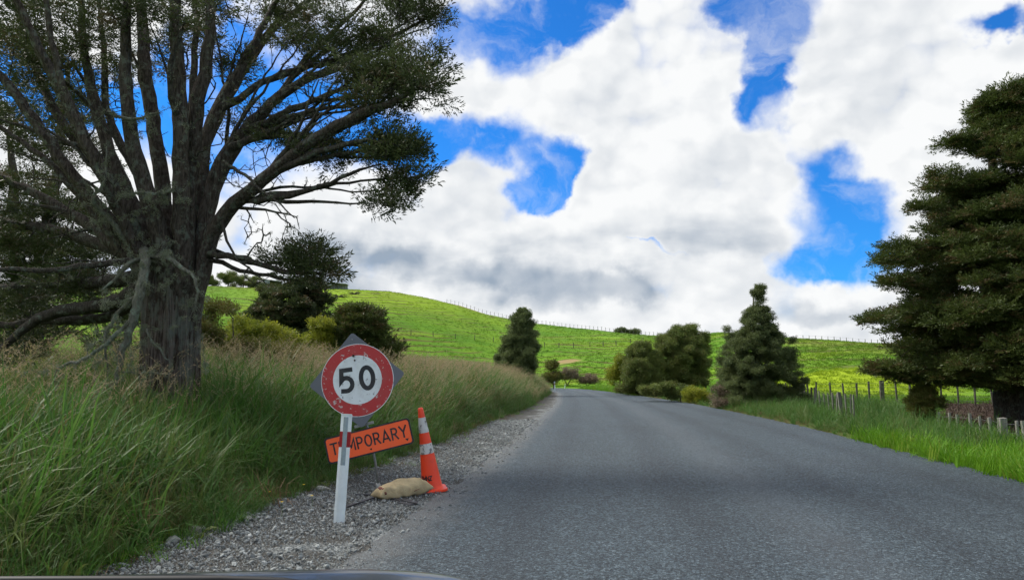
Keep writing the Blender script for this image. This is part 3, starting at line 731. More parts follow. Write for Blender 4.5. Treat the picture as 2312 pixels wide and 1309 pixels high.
put('pasture_grass', past_t, x, y, np.c_[s, s, s * np.interp(r, [15, 60, 280], [0.9, 0.9, 0.75])], 0.15, label='short clumpy pasture grass over the paddocks and the hill', cat='grass')

n = 5000; y = rng.uniform(13, 40, n); x = .5 * y + rng.uniform(0, 18, n); ok = barred(x, y); x, y = x[ok], y[ok]
M['litter'] = leaf_mat('bark_litter', (0.04, 0.026, 0.018), (0.085, 0.058, 0.04), (0.16, 0.13, 0.10), 0.1, 0.8, 1.2)
litter_t = [blade_tuft('litter', M['litter'], 9, 0.22, 0.25, 0.02, 2.4, 2, 0.6, 70 + s_) for s_ in range(3)]
put('leaf_litter', litter_t, x, y, rng.uniform(0.4, 1.3, len(x)), 0.5, label='brown twig and bark litter on the bare soil under the right hand tree', cat='litter')
# gravel stones
def rock_mesh(name, mat, seed, sub=2, sx=1.0, sy=0.8, sz=0.55, rough=0.18, link=False):
    import bmesh
    bm = bmesh.new(); bmesh.ops.create_icosphere(bm, subdivisions=sub, radius=1.0)
    r = np.random.default_rng(seed); dirs = r.normal(size=(7, 3)); dirs /= np.linalg.norm(dirs, axis=1)[:, None]; cut = r.uniform(0.55, 0.85, 7)
    for v in bm.verts:
        p = np.array(v.co)
        for d_, c_ in zip(dirs, cut):
            k = p @ d_
            if k > c_: p = p - d_ * (k - c_)
        p *= 1 + r.normal(0, rough * 0.2)
        v.co = Vector((p[0] * sx, p[1] * sy, p[2] * sz))
    me = bpy.data.meshes.new(name); bm.to_mesh(me); bm.free(); me.materials.append(mat)
    o = bpy.data.objects.new(name, me)
    if link: col.objects.link(o)
    return o
stone_t = [rock_mesh('stone', M['stones'], s, 1) for s in range(5)]
n = 78000
y = 3.5 + 21 * rng.uniform(0, 1, n) ** 1.5; u = rng.uniform(0, 1, n)
i = np.clip(np.searchsorted(RY[:ymono], y), 0, ymono - 1)
e_ = -0.28 + u * (shoulder_w(y) + 0.5)
keep = rng.uniform(size=n) < np.where(e_ < 0.05, 0.18, 1.0) * (0.55 + 0.45 * (vnoise(RX[i] - e_, y, 0.8, 71) > -0.1))
i, y, e_ = i[keep], y[keep], e_[keep]; off = RW[i] + e_
t_ = (rng.uniform(0, 1, len(i)) - .5) * .23; x = RX[i] - RN[i, 0] * off + RT[i, 0] * t_; yy = RY[i] - RN[i, 1] * off + RT[i, 1] * t_
s = 0.004 + 0.006 * rng.uniform(0, 1, len(x)) ** 1.5 + 0.022 * (rng.uniform(0, 1, len(x)) ** 22)
s *= np.interp(yy, [4, 25], [1, 1.7])
scatter('gravel', stone_t, np.c_[x, yy, 0.010 + s * 0.25], rng.uniform(0, 6.28, (len(x), 3)) * np.array([0.15, 0.15, 1]), s, label='loose grey gravel stones along the left road shoulder', cat='gravel')
for k, (px, py, sz, lab) in enumerate([(447, 1200, 0.085, 'pale grey rock half hidden by grass, second from the photo left bottom'), (392, 1222, 0.075, 'pale rock in the grass edge, nearest to the bottom left corner'),
        (728, 1108, 0.10, 'whitish rock in the grass edge just left of the marker post'), (493, 1222, 0.03, 'small white stone lying between the pale rocks and the gravel'),
        (520, 1207, 0.035, 'small pale stone at the grass edge right of the biggest rock'), (700, 1122, 0.05, 'small pale rock left of the whitish rock by the marker post'), (560, 1172, 0.05, 'flat grey stone at the grass edge halfway to the marker post')]):
    o = rock_mesh('rock', M['rock'], 90 + k, 3, link=True); p = ground0(px, py); o.location = (p[0], p[1], sz * 0.2 + max(0, H1(p[0], p[1]))); o.scale = (sz,) * 3; o.rotation_euler = (0.2, 0.1, k * 1.3)
    for f_ in o.data.polygons: f_.use_smooth = False
    props(o, lab, 'rock', 'pale rocks along the grass edge')

# ------------------------------------------------------------------ trees
class Skel:
    """branch skeleton: nodes joined to the nearest reachable node, radii from the number of twigs they carry"""
    def __init__(s): s.p = []; s.par = []; s.minr = []; s.dir = []; s.chains = []
    def chain(s, pts, radii=None, par=-1, step=0.3, wig=0.0, fixed=True):
        pts = np.asarray(pts, float)
        d = np.r_[0, np.cumsum(np.linalg.norm(np.diff(pts, axis=0), axis=1))]; n = max(3, int(d[-1] / step) + 1)
        t = np.linspace(0, d[-1], n)
        q = np.stack([np.interp(t, d, pts[:, k]) for k in range(3)], 1)
        for _ in range(3):
            q[1:-1] = (q[:-2] + 2 * q[1:-1] + q[2:]) / 4
        if wig: q[1:-1] += rng.normal(0, wig, (n - 2, 3))
        rr = None if radii is None else np.interp(t, d, radii)
        ids = []
        prev = par
        start = 0 if par < 0 else 1
        for k in range(start, n):
            dd = q[min(k + 1, n - 1)] - q[max(k - 1, 0)]
            s.p.append(q[k]); s.par.append(prev); s.minr.append(0 if rr is None else rr[k]); s.dir.append(dd / (np.linalg.norm(dd) + 1e-9))
            prev = len(s.p) - 1; ids.append(prev)
        s.chains.append(([par] if par >= 0 else []) + ids)
        return ids
    def grow(s, targets, minpar=None, curve=0.35, step=0.3, wig=0.02, allow=None):
        T = np.asarray(targets); A = np.array(s.p)
        d0 = np.array([np.min(((A - t) ** 2).sum(1)) for t in T]); order = np.argsort(d0)
        for k in order:
            t = T[k]; P = np.array(s.p); D = np.array(s.dir)
            v = t - P; L = np.linalg.norm(v, axis=1); c = (v * D).sum(1) / (L + 1e-9)
            cost = L * (1.0 + 0.8 * (1 - c))
            if allow is not None: cost = np.where(allow(P), cost, cost + 50)
            j = int(cost.argmin())
            if L[j] < 0.12: continue
            a = P[j]; m1 = a + D[j] * L[j] * curve + v[j] * 0.15; m2 = a + v[j] * 0.7 + np.array([0, 0, -0.04 * L[j]])
            u = np.linspace(0, 1, 6)[:, None]
            pts = (1 - u) ** 3 * a + 3 * (1 - u) ** 2 * u * m1 + 3 * (1 - u) * u ** 2 * m2 + u ** 3 * t
            s.chain(pts, None, j, step, wig)
    def radii(s, r0=0.006, ex=0.42):
        n = len(s.p); cnt = np.zeros(n)
        has = np.zeros(n, bool)
        for k in range(n):
            if s.par[k] >= 0: has[s.par[k]] = True
        cnt[~has] = 1
        for k in range(n - 1, -1, -1):
            if s.par[k] >= 0: cnt[s.par[k]] += cnt[k]
        s.r = np.maximum(r0 * np.maximum(cnt, 1) ** ex, np.array(s.minr))
        s.fixed = np.array(s.minr) > 0
        return s.r
    def tubes(s, chains, n=6, wob=0.0):
        mb = MB(); P = np.array(s.p)
        for c in chains:
            if len(c) < 2: continue
            rr = s.r[c].copy()
            if len(c) > 1: rr[0] = min(rr[0], rr[1] * 1.4)
            if rr.size and s.minr[c[-1]] == 0: rr[-1] *= 0.6
            nn = n if rr.max() > 0.02 else (5 if rr.max() > 0.012 else 3)
            mb.tube(P[c], rr, nn, cap=False, wob=wob)
        return mb

def ell_points(n, c, rad, shell=0.45):
    d = rng.normal(size=(n, 3)); d /= np.linalg.norm(d, axis=1)[:, None]
    return np.array(c) + d * (rng.uniform(0, 1, n) ** shell * rng.uniform(0.8, 1.3, n))[:, None] * np.array(rad)
def lobe_points(n, c, rad, shell=0.5):
    """twig ends gathered round a few uneven sub-clumps of one foliage mass"""
    k = max(1, int(n / 3.6)); sub = ell_points(k, c, np.array(rad) * 1.02, shell)
    w_ = rng.uniform(.4, 1.6, k); pick = rng.choice(k, n, p=w_ / w_.sum())
    return sub[pick] + rng.normal(0, 1, (n, 3)) * np.array(rad) * (0.24 if k > 3 else .4)
def sprays_at(T, per, spread, outc=None, tilt=0.5, size=(0.8, 1.3), upbias=0.2):
    """sprays round each twig end, pointing away from the crown's middle"""
    T = np.repeat(np.asarray(T), per, 0); P = T + rng.normal(0, 1, T.shape) * np.array(spread)
    n = len(P)
    if outc is not None:
        d = P - np.array(outc); yaw = np.arctan2(d[:, 1], d[:, 0]) + rng.normal(0, 0.7, n)
    else: yaw = rng.uniform(0, 6.28, n)
    rot = np.c_[rng.normal(0, tilt, n), rng.normal(-upbias, tilt, n), yaw]
    return P, rot, rng.uniform(*size, n)
def dome_sprays(T, per, rad, tilt, size, flat=0.7):
    """leaf clumps: sprays over the upper skin of a small dome at each twig end"""
    T = np.asarray(T); k = rng.uniform(0.55, 1.35, len(T)); reps = np.maximum(2, (per * k).astype(int))
    C = np.repeat(T, reps, 0); K = np.repeat(k, reps)[:, None]; n = len(C)
    d = rng.normal(size=(n, 3)); d[:, 2] = np.abs(d[:, 2]) * 0.9 - 0.25; d /= np.linalg.norm(d, axis=1)[:, None]
    P = C + d * rad * K * (rng.uniform(0.35, 1, n) ** 0.5)[:, None] * np.array([1, 1, flat])
    yaw = np.arctan2(d[:, 1], d[:, 0]) + rng.normal(0, .4, n)
    pitch = -np.arcsin(np.clip(d[:, 2], -1, 1)) * 0.6 + rng.normal(0, tilt, n)
    return P, np.c_[rng.normal(0, tilt, n), pitch, yaw], rng.uniform(*size, n)
def trunk_flare(mb, base_, top, r0, r1, n=40, k=16, lobes=9, amp=0.12, flare=0.5, mat=0):
    a = np.arange(n) * 2 * math.pi / n; ph = rng.uniform(0, 6.28, 4); V = []
    for i in range(k):
        u = i / (k - 1); c = np.array(base_) * (1 - u) + np.array(top) * u
        r_ = (r0 * (1 - u) + r1 * u) * (1 + flare * math.exp(-u * 7))
        rr = r_ * (1 + amp * (0.5 * np.sin(a * lobes + ph[0] + u * 1.5) + 0.35 * np.sin(a * (lobes // 2) + ph[1]) + 0.3 * np.sin(a * (lobes * 2 + 1) + ph[2] + u)) + rng.normal(0, 0.012, n))
        V.append(c + np.c_[np.cos(a) * rr, np.sin(a) * rr, np.zeros(n)])
    Fc = [(i * n + j, i * n + (j + 1) % n, (i + 1) * n + (j + 1) % n, (i + 1) * n + j) for i in range(k - 1) for j in range(n)]
    mb.add(np.concatenate(V), Fc + [tuple((k - 1) * n + j for j in range(n))], mat)

# ---- the big left tree
def big_left_tree():
    D = 12.4
    bs = on_ground(at(390, 850, D)[0], D); bs[2] -= 0.1
    root = empty('tree', bs, 'huge old many stemmed dark tree with lichened trunk, standing in the left verge', 'tree')
    def w(o): o.parent = root; o.matrix_parent_inverse = Matrix.Translation(-Vector(bs)); return o
    bark = M['bark']
    mb = MB(); crotch = at(385, 560, D)
    trunk_flare(mb, bs, at(390, 575, D), 0.45, 0.43, 120, 40, 21, 0.10, 0.22)
    w(mb.build('trunk', M['bark_trunk'], smooth=True))
    S = Skel()
    # stems measured off the photograph: pixels, depth offset (m) and radius (m) along each
    stems = [
        ([(455, 600, -.1), (480, 510, -.2), (530, 455, -.4), (600, 400, -.6), (700, 320, -.8), (790, 265, -1.0), (900, 225, -1.1), (960, 190, -1.2)], (.21, .17, .13, .02)),
        ([(450, 600, 0), (462, 470, 0), (500, 350, .1), (560, 280, .2), (650, 200, .3), (740, 160, .5), (850, 130, .6), (930, 90, .7)], (.20, .15, .10, .02)),
        ([(440, 600, .1), (450, 450, .2), (465, 300, .4), (500, 220, .5), (560, 130, .7), (600, 50, .9), (650, -60, 1.0)], (.20, .16, .12, .05)),
        ([(425, 600, -.1), (425, 420, -.2), (450, 220, -.4), (478, 100, -.5), (470, -30, -.7), (500, -160, -.8)], (.22, .18, .13, .06)),
        ([(415, 600, -.3), (405, 420, -.5), (412, 250, -.6), (400, 120, -.7), (395, -20, -.8), (380, -160, -.9)], (.22, .19, .15, .07)),
        ([(385, 600, .2), (370, 450, .3), (352, 320, .4), (330, 180, .5), (318, 20, .7), (300, -150, .9)], (.23, .19, .16, .08)),
        ([(375, 600, -.4), (345, 470, -.6), (300, 330, -.7), (280, 180, -.8), (285, 30, -.9), (290, -150, -1.1)], (.22, .18, .14, .06)),
        ([(350, 600, .1), (310, 490, .2), (255, 360, .3), (215, 240, .3), (190, 120, .4), (180, -50, .5)], (.22, .17, .14, .06)),
        ([(345, 600, -.3), (290, 480, -.6), (200, 330, -1.0), (140, 200, -1.2), (60, 60, -1.5), (0, -80, -1.8)], (.20, .16, .12, .05)),
        ([(335, 600, 0), (250, 500, -.2), (150, 380, -.4), (70, 260, -.5), (-40, 120, -.6), (-150, 0, -.7)], (.19, .15, .12, .04)),
        ([(330, 610, .3), (220, 520, .6), (90, 440, 1.0), (-40, 380, 1.3), (-200, 300, 1.5)], (.18, .14, .09, .03)),
        ([(360, 600, .5), (250, 420, 1.0), (120, 250, 1.6), (60, 100, 2.0), (20, -60, 2.4)], (.18, .14, .11, .05)),
        ([(420, 600, .5), (440, 380, 1.0), (520, 200, 1.6), (600, 80, 2.0), (700, 0, 2.4), (760, -90, 2.6)], (.18, .15, .11, .04)),
        ([(460, 600, .3), (480, 430, .6), (545, 320, .8), (620, 230, 1.0), (700, 120, 1.2), (800, 30, 1.4), (860, -40, 1.5)], (.15, .11, .08, .02)),
        ([(430, 600, .3), (428, 380, .7), (432, 200, 1.0), (445, 60, 1.2), (440, -90, 1.4)], (.14, .11, .09, .05)),
        ([(365, 600, .3), (325, 420, .9), (240, 260, 1.3), (235, 120, 1.5), (215, -60, 1.8)], (.14, .12, .09, .05)),
        ([(330, 600, -.5), (260, 470, -1.0), (230, 400, -1.3), (150, 230, -1.6), (110, 60, -1.8), (90, -80, -2)], (.12, .10, .08, .04)),
        ([(320, 610, .1), (200, 470, 0), (110, 360, .1), (20, 300, .2), (-90, 220, .3)], (.12, .09, .07, .03)),
    ]
    for pts, rad in stems:
        P = [at(a, b, D + c) for a, b, c in pts]; d = np.linspace(0, 1, len(P)); rr_ = np.interp(d, np.linspace(0, 1, len(rad)), rad) * 0.66
        x0, y0_, c0 = pts[0]
        P = [at(388 + (x0 - 388) * .55, 790, D + c0 * .5), at(389 + (x0 - 389) * .72, 690, D + c0 * .7)] + P; rr_ = np.r_[rr_[0] * .8, rr_[0], rr_]
        S.chain(P, rr_, -1, 0.22, 0.012)
    nst = len(S.chains)
    side_limbs = [
        ([(300, 590, -.7), (220, 595, -.9), (150, 606, -1.1), (60, 610, -1.2), (-60, 605, -1.3)], (.06, .045, .04, .03)),
        ([(330, 640, .1), (250, 690, .3), (180, 697, .4), (110, 702, .5), (60, 740, .6), (-20, 800, .7)], (.13, .12, .10, .05)),
        ([(330, 670, .3), (240, 720, .8), (120, 722, 1.1), (0, 735, 1.4), (-100, 750, 1.5)], (.10, .09, .07, .04)),
        ([(340, 600, .4), (250, 560, .8), (130, 520, 1.3), (40, 510, 1.8), (-80, 470, 2)], (.14, .11, .09, .04)),
        ([(340, 620, .2), (230, 640, .6), (100, 640, 1.0), (0, 650, 1.3), (-100, 660, 1.5)], (.13, .11, .08, .04)),
        ([(455, 572, -.2), (520, 577, -.4), (570, 590, -.6), (640, 615, -.8), (700, 623, -.9), (730, 618, -1)], (.055, .045, .04, .012)),
        ([(460, 580, -.1), (520, 600, -.2), (580, 618, -.4), (640, 628, -.6), (690, 640, -.8)], (.045, .035, .028, .01)),
        ([(480, 560, .1), (560, 600, .3), (620, 596, .4), (680, 575, .5), (710, 570, .6)], (.04, .03, .02, .01)),
        ([(520, 455, -.3), (600, 450, -.5), (660, 440, -.6), (720, 425, -.7), (800, 385, -.9), (860, 370, -1)], (.06, .05, .035, .012)),
        ([(505, 470, -.3), (580, 468, -.4), (620, 475, -.5), (670, 490, -.6)], (.035, .025, .018, .006)),
        ([(500, 480, -.3), (505, 530, -.5), (520, 570, -.55), (560, 610, -.6), (600, 640, -.6)], (.03, .022, .016, .006)),
        ([(505, 365, -.3), (560, 400, -.8), (600, 440, -1.0), (665, 492, -1.2)], (.03, .026, .02, .006)),
        ([(520, 335, .0), (600, 300, .1), (680, 305, .1), (760, 320, .2), (850, 330, .3), (900, 350, .3)], (.07, .055, .04, .012)),
        ([(600, 400, -.6), (680, 360, -.8), (760, 330, -1.0), (850, 310, -1.2), (900, 330, -1.3)], (.06, .05, .035, .012)),
        ([(560, 290, .2), (640, 260, 0), (720, 220, -.2), (800, 190, -.4), (900, 190, -.5)], (.06, .05, .035, .012)),
        ([(520, 240, .4), (600, 180, .6), (700, 150, .8), (800, 120, 1.0), (930, 60, 1.1), (985, 30, 1.1)], (.07, .055, .04, .012)),
        ([(430, 300, -.3), (380, 240, -.9), (385, 120, -1.1), (420, 40, -1.2)], (.07, .055, .04, .02)),
        ([(250, 360, .3), (180, 330, .0), (90, 300, -.2), (0, 270, -.3)], (.07, .05, .04, .02)),
    ]
    for pts, rad in side_limbs:
        P = [at(a, b, D + c) for a, b, c in pts]; d = np.linspace(0, 1, len(P))
        A = np.array(S.p); j = int(((A - P[0]) ** 2).sum(1).argmin())
        if np.linalg.norm(A[j] - P[0]) > 0.45 or pts[0][1] > 585: j = -1
        S.chain(P, np.interp(d, np.linspace(0, 1, len(rad)), rad), j, 0.18, 0.014)
    # long fine boughs sweeping from the stems into the outer crown
    ends = [(960, 20), (985, 50), (900, 40), (930, 110), (880, 90), (850, 60), (960, 180), (985, 225), (930, 240), (900, 200), (870, 250), (840, 180), (800, 130), (780, 60), (820, 20), (905, 330), (930, 400), (890, 430), (850, 460), (870, 360), (820, 330), (790, 210), (740, 90), (760, 250), (700, 60), (830, 240), (720, 180), (650, 90),
            (20, 180), (-20, 330), (60, 260), (90, 60), (150, 20), (0, 450), (60, 400), (100, 540), (20, 600), (260, 30), (340, 60), (560, 40), (480, 30), (30, 90), (160, 160)]
    base_n = len(S.p); PB = np.array(S.p); RB = np.array(S.minr)
    for px, py in ends:
        dz = rng.uniform(-1.3, 1.5); e_ = at(px, py, D + dz)
        cand = np.nonzero((RB > .045) & (PB[:, 2] > crotch[2] + .4) & (PB[:, 2] < e_[2] + .3))[0]
        v = e_ - PB[cand]; L_ = np.linalg.norm(v, axis=1); good = cand[(L_ > 1.2) & (L_ < 3.6)]
        if not len(good): continue
        v = e_ - PB[good]; DD = np.array(S.dir)[good]; cs_ = (v * DD).sum(1) / np.linalg.norm(v, axis=1)
        j = int(good[(cs_ + rng.normal(0, .12, len(good))).argmax()]); a_ = PB[j]; L0 = np.linalg.norm(e_ - a_)
        m1 = a_ + np.array(S.dir[j]) * L0 * .35 + rng.normal(0, .08, 3); m2 = a_ + (e_ - a_) * .7 + np.array([0, 0, rng.uniform(-.15, .3)])
        u = np.linspace(0, 1, 9)[:, None]
        S.chain((1 - u) ** 3 * a_ + 3 * (1 - u) ** 2 * u * m1 + 3 * (1 - u) * u ** 2 * m2 + u ** 3 * e_, np.linspace(rng.uniform(.03, .05), .008, 9), j, 0.2, 0.016)
    nlimb = len(S.chains)
    # foliage masses: px, py, rx, ry, depth offset, depth radius, number of twig ends
    lobes = [
        (950, 30, 75, 60, .9, .8, 26), (880, 70, 80, 60, .7, .9, 30), (800, 100, 80, 60, .6, 1.0, 30), (720, 40, 90, 60, 1.2, 1.2, 34), (640, 20, 90, 50, 1.0, 1.2, 26), (930, 190, 75, 50, -.9, .7, 34), (965, 215, 42, 30, -1.1, .4, 16),
        (870, 170, 80, 50, -.4, .8, 32), (880, 235, 70, 32, -1.0, .6, 22), (790, 210, 70, 40, 0, .9, 14), (720, 120, 80, 60, .6, 1.0, 22),
        (860, 340, 70, 45, -.6, .7, 34), (905, 375, 35, 45, -1.0, .5, 22), (885, 415, 50, 35, -1.1, .4, 18), (850, 445, 42, 25, -1.1, .4, 10), (770, 330, 70, 30, -.4, .7, 18), (700, 345, 55, 28, -.2, .6, 12), (640, 310, 50, 22, 0, .5, 8),
        (690, 590, 45, 28, -.8, .5, 22), (720, 605, 28, 22, -1.0, .3, 12), (640, 590, 25, 18, -.6, .3, 5), (700, 640, 30, 20, -.8, .3, 8),
        (560, 150, 60, 50, 1.4, .8, 12), (500, 60, 70, 60, .4, 1.2, 20), (590, 260, 40, 30, .4, .5, 6), (420, 20, 90, 45, 0, 1.5, 24), (520, 300, 40, 30, 1, .5, 6),
        (300, 30, 110, 50, 1.0, 1.4, 30), (180, 40, 100, 55, 0, 1.6, 34), (60, 50, 110, 80, -.2, 1.6, 60), (250, 60, 160, 60, -.6, 1.2, 40), (120, 130, 120, 60, .6, 1.2, 34), (430, 60, 140, 50, -.8, 1.0, 24), (340, 150, 60, 50, 1.6, .8, 10), (230, 170, 60, 50, 1.4, .8, 14),
        (90, 200, 90, 50, 1.0, 1.2, 28), (30, 330, 70, 50, 1.2, 1.0, 24), (160, 310, 60, 35, 1.6, .8, 16), (60, 430, 80, 40, 1.6, .8, 20), (180, 480, 70, 30, 1.8, .7, 14),
        (60, 560, 90, 35, 1.8, .8, 24), (170, 560, 70, 25, 1.6, .8, 14), (60, 680, 90, 40, 1.5, .8, 26), (200, 660, 70, 40, 1.5, .8, 20), (40, 780, 60, 50, 1.3, .7, 16), (250, 750, 50, 30, 1.6, .6, 8),
        (-120, 200, 150, 200, 0, 2.0, 60), (-120, 520, 120, 160, .8, 1.5, 40), (200, -120, 300, 110, 0, 2.4, 70), (600, -110, 260, 90, .8, 2.0, 60), (430, 545, 35, 25, .6, .3, 5), (800, -60, 150, 70, .9, 1.4, 30),
    ]
    T = []
    for px, py, rx, ry, dz, dr, n in lobes:
        c = at(px, py, D + dz); k = (D + dz) / F
        n = int(n * (0.42 if py < 110 and px < 700 else 0.62))
        T.append(lobe_points(n, c, (rx * k, dr, ry * k), 0.5))
    T = np.concatenate(T)
    S.grow(T, curve=0.4, step=0.22, wig=0.018)
    nleaf = len(S.chains)
    # bare dead twigs standing in the open middle of the crown
    dead = []
    for px, py, rx, ry, dz, n in [(600, 400, 140, 90, -.4, 26), (560, 300, 120, 120, .2, 30), (700, 240, 130, 80, .1, 44), (250, 450, 150, 120, -.8, 26), (150, 620, 140, 70, -.6, 22), (600, 520, 100, 80, -.4, 18), (450, 250, 90, 180, -.9, 26), (250, 250, 160, 160, -.9, 26), (760, 230, 120, 70, -.3, 34), (620, 620, 80, 60, -.4, 12), (500, 100, 200, 90, 0, 36)]:
        k = (D + dz) / F; dead.append(ell_points(int(n * 1.7), at(px, py, D + dz), (rx * k, 1.0, ry * k), 0.6))
    S.grow(np.concatenate(dead), curve=0.3, step=0.12, wig=0.028)
    S.radii(0.0080, 0.36)
    for k in range(nst): w(S.tubes([S.chains[k]], 18, 0.16).build('stem', bark, smooth=True))
    for k in range(nst, nlimb): w(S.tubes([S.chains[k]], 10, 0.12).build('limb', M['bark_branch'], smooth=True))
    w(props(S.tubes(S.chains[nlimb:], 6, 0.05).build('branches', M['bark_branch'], smooth=True), kind='stuff'))
    # foliage
    P, rot, s = dome_sprays(T, 13, 0.20, .35, (0.6, 1.25), .40)
    w(scatter('foliage', fans(M['needles'], 5, size=0.27, n=34, leaf=0.065, w=0.017, flat=0.45), P, rot, s))
    # the dead lichened limb hanging in front of the trunk
    S2 = Skel(); D2 = D - 1.25
    hang = [([(325, 565, .6), (330, 590, .2), (318, 660, 0), (300, 720, 0), (275, 790, 0), (268, 830, .05), (262, 870, 0), (245, 895, 0)], (.075, .07, .045, .02)),
            ([(330, 575, .5), (270, 610, .2), (245, 650, .2), (230, 655, .2)], (.04, .03, .02, .008)),
            ([(320, 575, .5), (380, 580, .3), (420, 610, .2), (450, 640, .1), (440, 700, .1)], (.05, .04, .025, .01)),
            ([(300, 720, 0), (255, 760, -.1), (215, 800, -.1), (160, 820, -.1), (125, 825, -.1), (120, 870, -.1)], (.035, .03, .025, .01)),
            ([(318, 660, 0), (270, 700, .1), (240, 740, .1), (238, 800, .1), (242, 850, .1)], (.03, .025, .02, .008)),
            ([(275, 840, 0), (350, 842, 0), (385, 845, -.1)], (.015, .01, .008, .004)),
            ([(300, 560, .6), (250, 500, .3), (200, 450, 0), (235, 420, -.1), (240, 330, -.1)], (.05, .035, .025, .01)),
            ([(240, 250, .6), (280, 270, .2), (330, 265, 0), (360, 255, 0)], (.03, .025, .02, .006)),
            ([(390, 430, .6), (350, 440, .1), (300, 430, 0), (260, 460, 0)], (.03, .02, .02, .006)),
            ([(330, 742, 0), (345, 780, 0), (375, 800, 0), (385, 830, 0)], (.02, .018, .012, .006))]
    for pts, rad in hang:
        Pp = [at(a, b, D2 + c) for a, b, c in pts]; d = np.linspace(0, 1, len(Pp))
        S2.chain(Pp, np.interp(d, np.linspace(0, 1, len(rad)), rad), -1, 0.1, 0.012)
    nh = len(S2.chains); tw = []
    pp = np.array(S2.p)
    tw = pp[rng.integers(0, len(pp), 260)] + rng.normal(0, 0.17, (260, 3)) + np.array([0, 0, -0.05])
    S2.grow(tw, curve=0.3, step=0.08, wig=0.015); S2.radii(0.0045, 0.35)
    for k in range(nh): w(S2.tubes([S2.chains[k]], 9, 0.2).build('dead_limb', M['bark_pale'], smooth=True))
    w(props(S2.tubes(S2.chains[nh:], 5).build('dead_twigs', M['bark_pale'], smooth=True), kind='stuff'))
    # lichen and moss tufts on dead wood and on the stems' upper sides
    allp = np.array(S2.p); c1 = allp[rng.integers(0, len(allp), 1500)] + rng.normal(0, 0.022, (1500, 3))
    ids = np.concatenate([S.chains[k] for k in range(nlimb)]); q = np.array(S.p)[ids]; rr = S.r[ids]
    j = rng.integers(0, len(q), 2600); dd = rng.normal(size=(2600, 3)); dd /= np.linalg.norm(dd, axis=1)[:, None]
    c2 = q[j] + dd * rr[j][:, None]
    ids3 = np.concatenate([S.chains[k] for k in range(nleaf, len(S.chains))]); q3 = np.array(S.p)[ids3]; c3 = q3[rng.integers(0, len(q3), 1500)] + rng.normal(0, 0.015, (1500, 3))
    c = np.r_[c1, c2, c3]
    w(scatter('lichen', balls(M['lichen'], 3, size=0.035, n=26, leaf=0.026, w=0.008), c, rng.uniform(0, 6.28, (len(c), 3)), np.r_[rng.uniform(0.5, 1.3, 1500), rng.uniform(0.4, 0.9, 2600), rng.uniform(0.3, 0.8, 1500)]))
    return root
big_left_tree()

def crown_tree(name, label, px_base, D, lobes, foliage, trunk_r, per=10, spread=0.2, group=None, n_mult=1.0, twig=0.006, stems=None, bark=None, tilt=0.5, size=(0.8, 1.3), flat=1.0,
               category='tree', shell=0.4, top=None, lean=0.0, upbias=0.2, base_xy=None, thin=0.72):
    """a tree or shrub: lobes are (px, py, rx, ry, depth offset, depth radius, twig ends) at the tree's own distance"""
    x0, y0 = base_xy if base_xy is not None else (at(px_base, 860, D)[0], D)
    bs = on_ground(x0, y0, -0.05)
    root = empty(name, bs, label, category, group)
    def w(o): o.parent = root; o.matrix_parent_inverse = Matrix.Translation(-Vector(bs)); return o
    T = []; cs = []
    for px, py, rx, ry, dz, dr, n in lobes:
        c = at(px, py, y0 + dz); k = (y0 + dz) / F; cs.append(c)
        T.append((ell_points if n < 12 else lobe_points)(max(3, int(n * n_mult)), c, (rx * k, dr, ry * k), shell))
    T = np.concatenate(T); gz = height(T[:, 0], T[:, 1]); T[:, 2] = np.maximum(T[:, 2], gz + 0.15)
    topz = T[:, 2].max() - bs[2]
    S = Skel()
    for k, (dx, hh) in enumerate(stems or [(0.0, 0.8)]):
        P = [bs, bs + np.array([dx * 0.3, 0.0, topz * hh * 0.35]), bs + np.array([dx + lean * 0.6, rng.normal(0, .1), topz * hh * 0.7]), bs + np.array([dx * 1.4 + lean, rng.normal(0, .15), topz * hh])]
        S.chain(P, [trunk_r, trunk_r * 0.75, trunk_r * 0.5, trunk_r * 0.15], -1, max(0.15, topz / 22), 0.02 * topz / 5)
    ns = len(S.chains)
    S.grow(T[rng.permutation(len(T))[:min(len(T), 420)]], curve=0.35, step=max(0.25, topz / 16), wig=0.02)
    S.radii(twig, 0.42)
    bk = bark or M['bark_far']
    for k in range(ns): w(S.tubes([S.chains[k]], 12, 0.1).build('trunk', bk, smooth=True))
    w(props(S.tubes(S.chains[ns:], 5).build('branches', bk, smooth=True), kind='stuff'))
    cen = np.mean(cs, 0)
    T = T[rng.uniform(size=len(T)) < thin]
    P, rot, s = dome_sprays(T, per * 1.35, spread * 1.5, tilt * .7, size, 0.7 * flat)
    g = height(P[:, 0], P[:, 1]); ok = P[:, 2] > g + 0.03
    w(scatter('crown', foliage, P[ok], rot[ok], s[ok]))
    return root

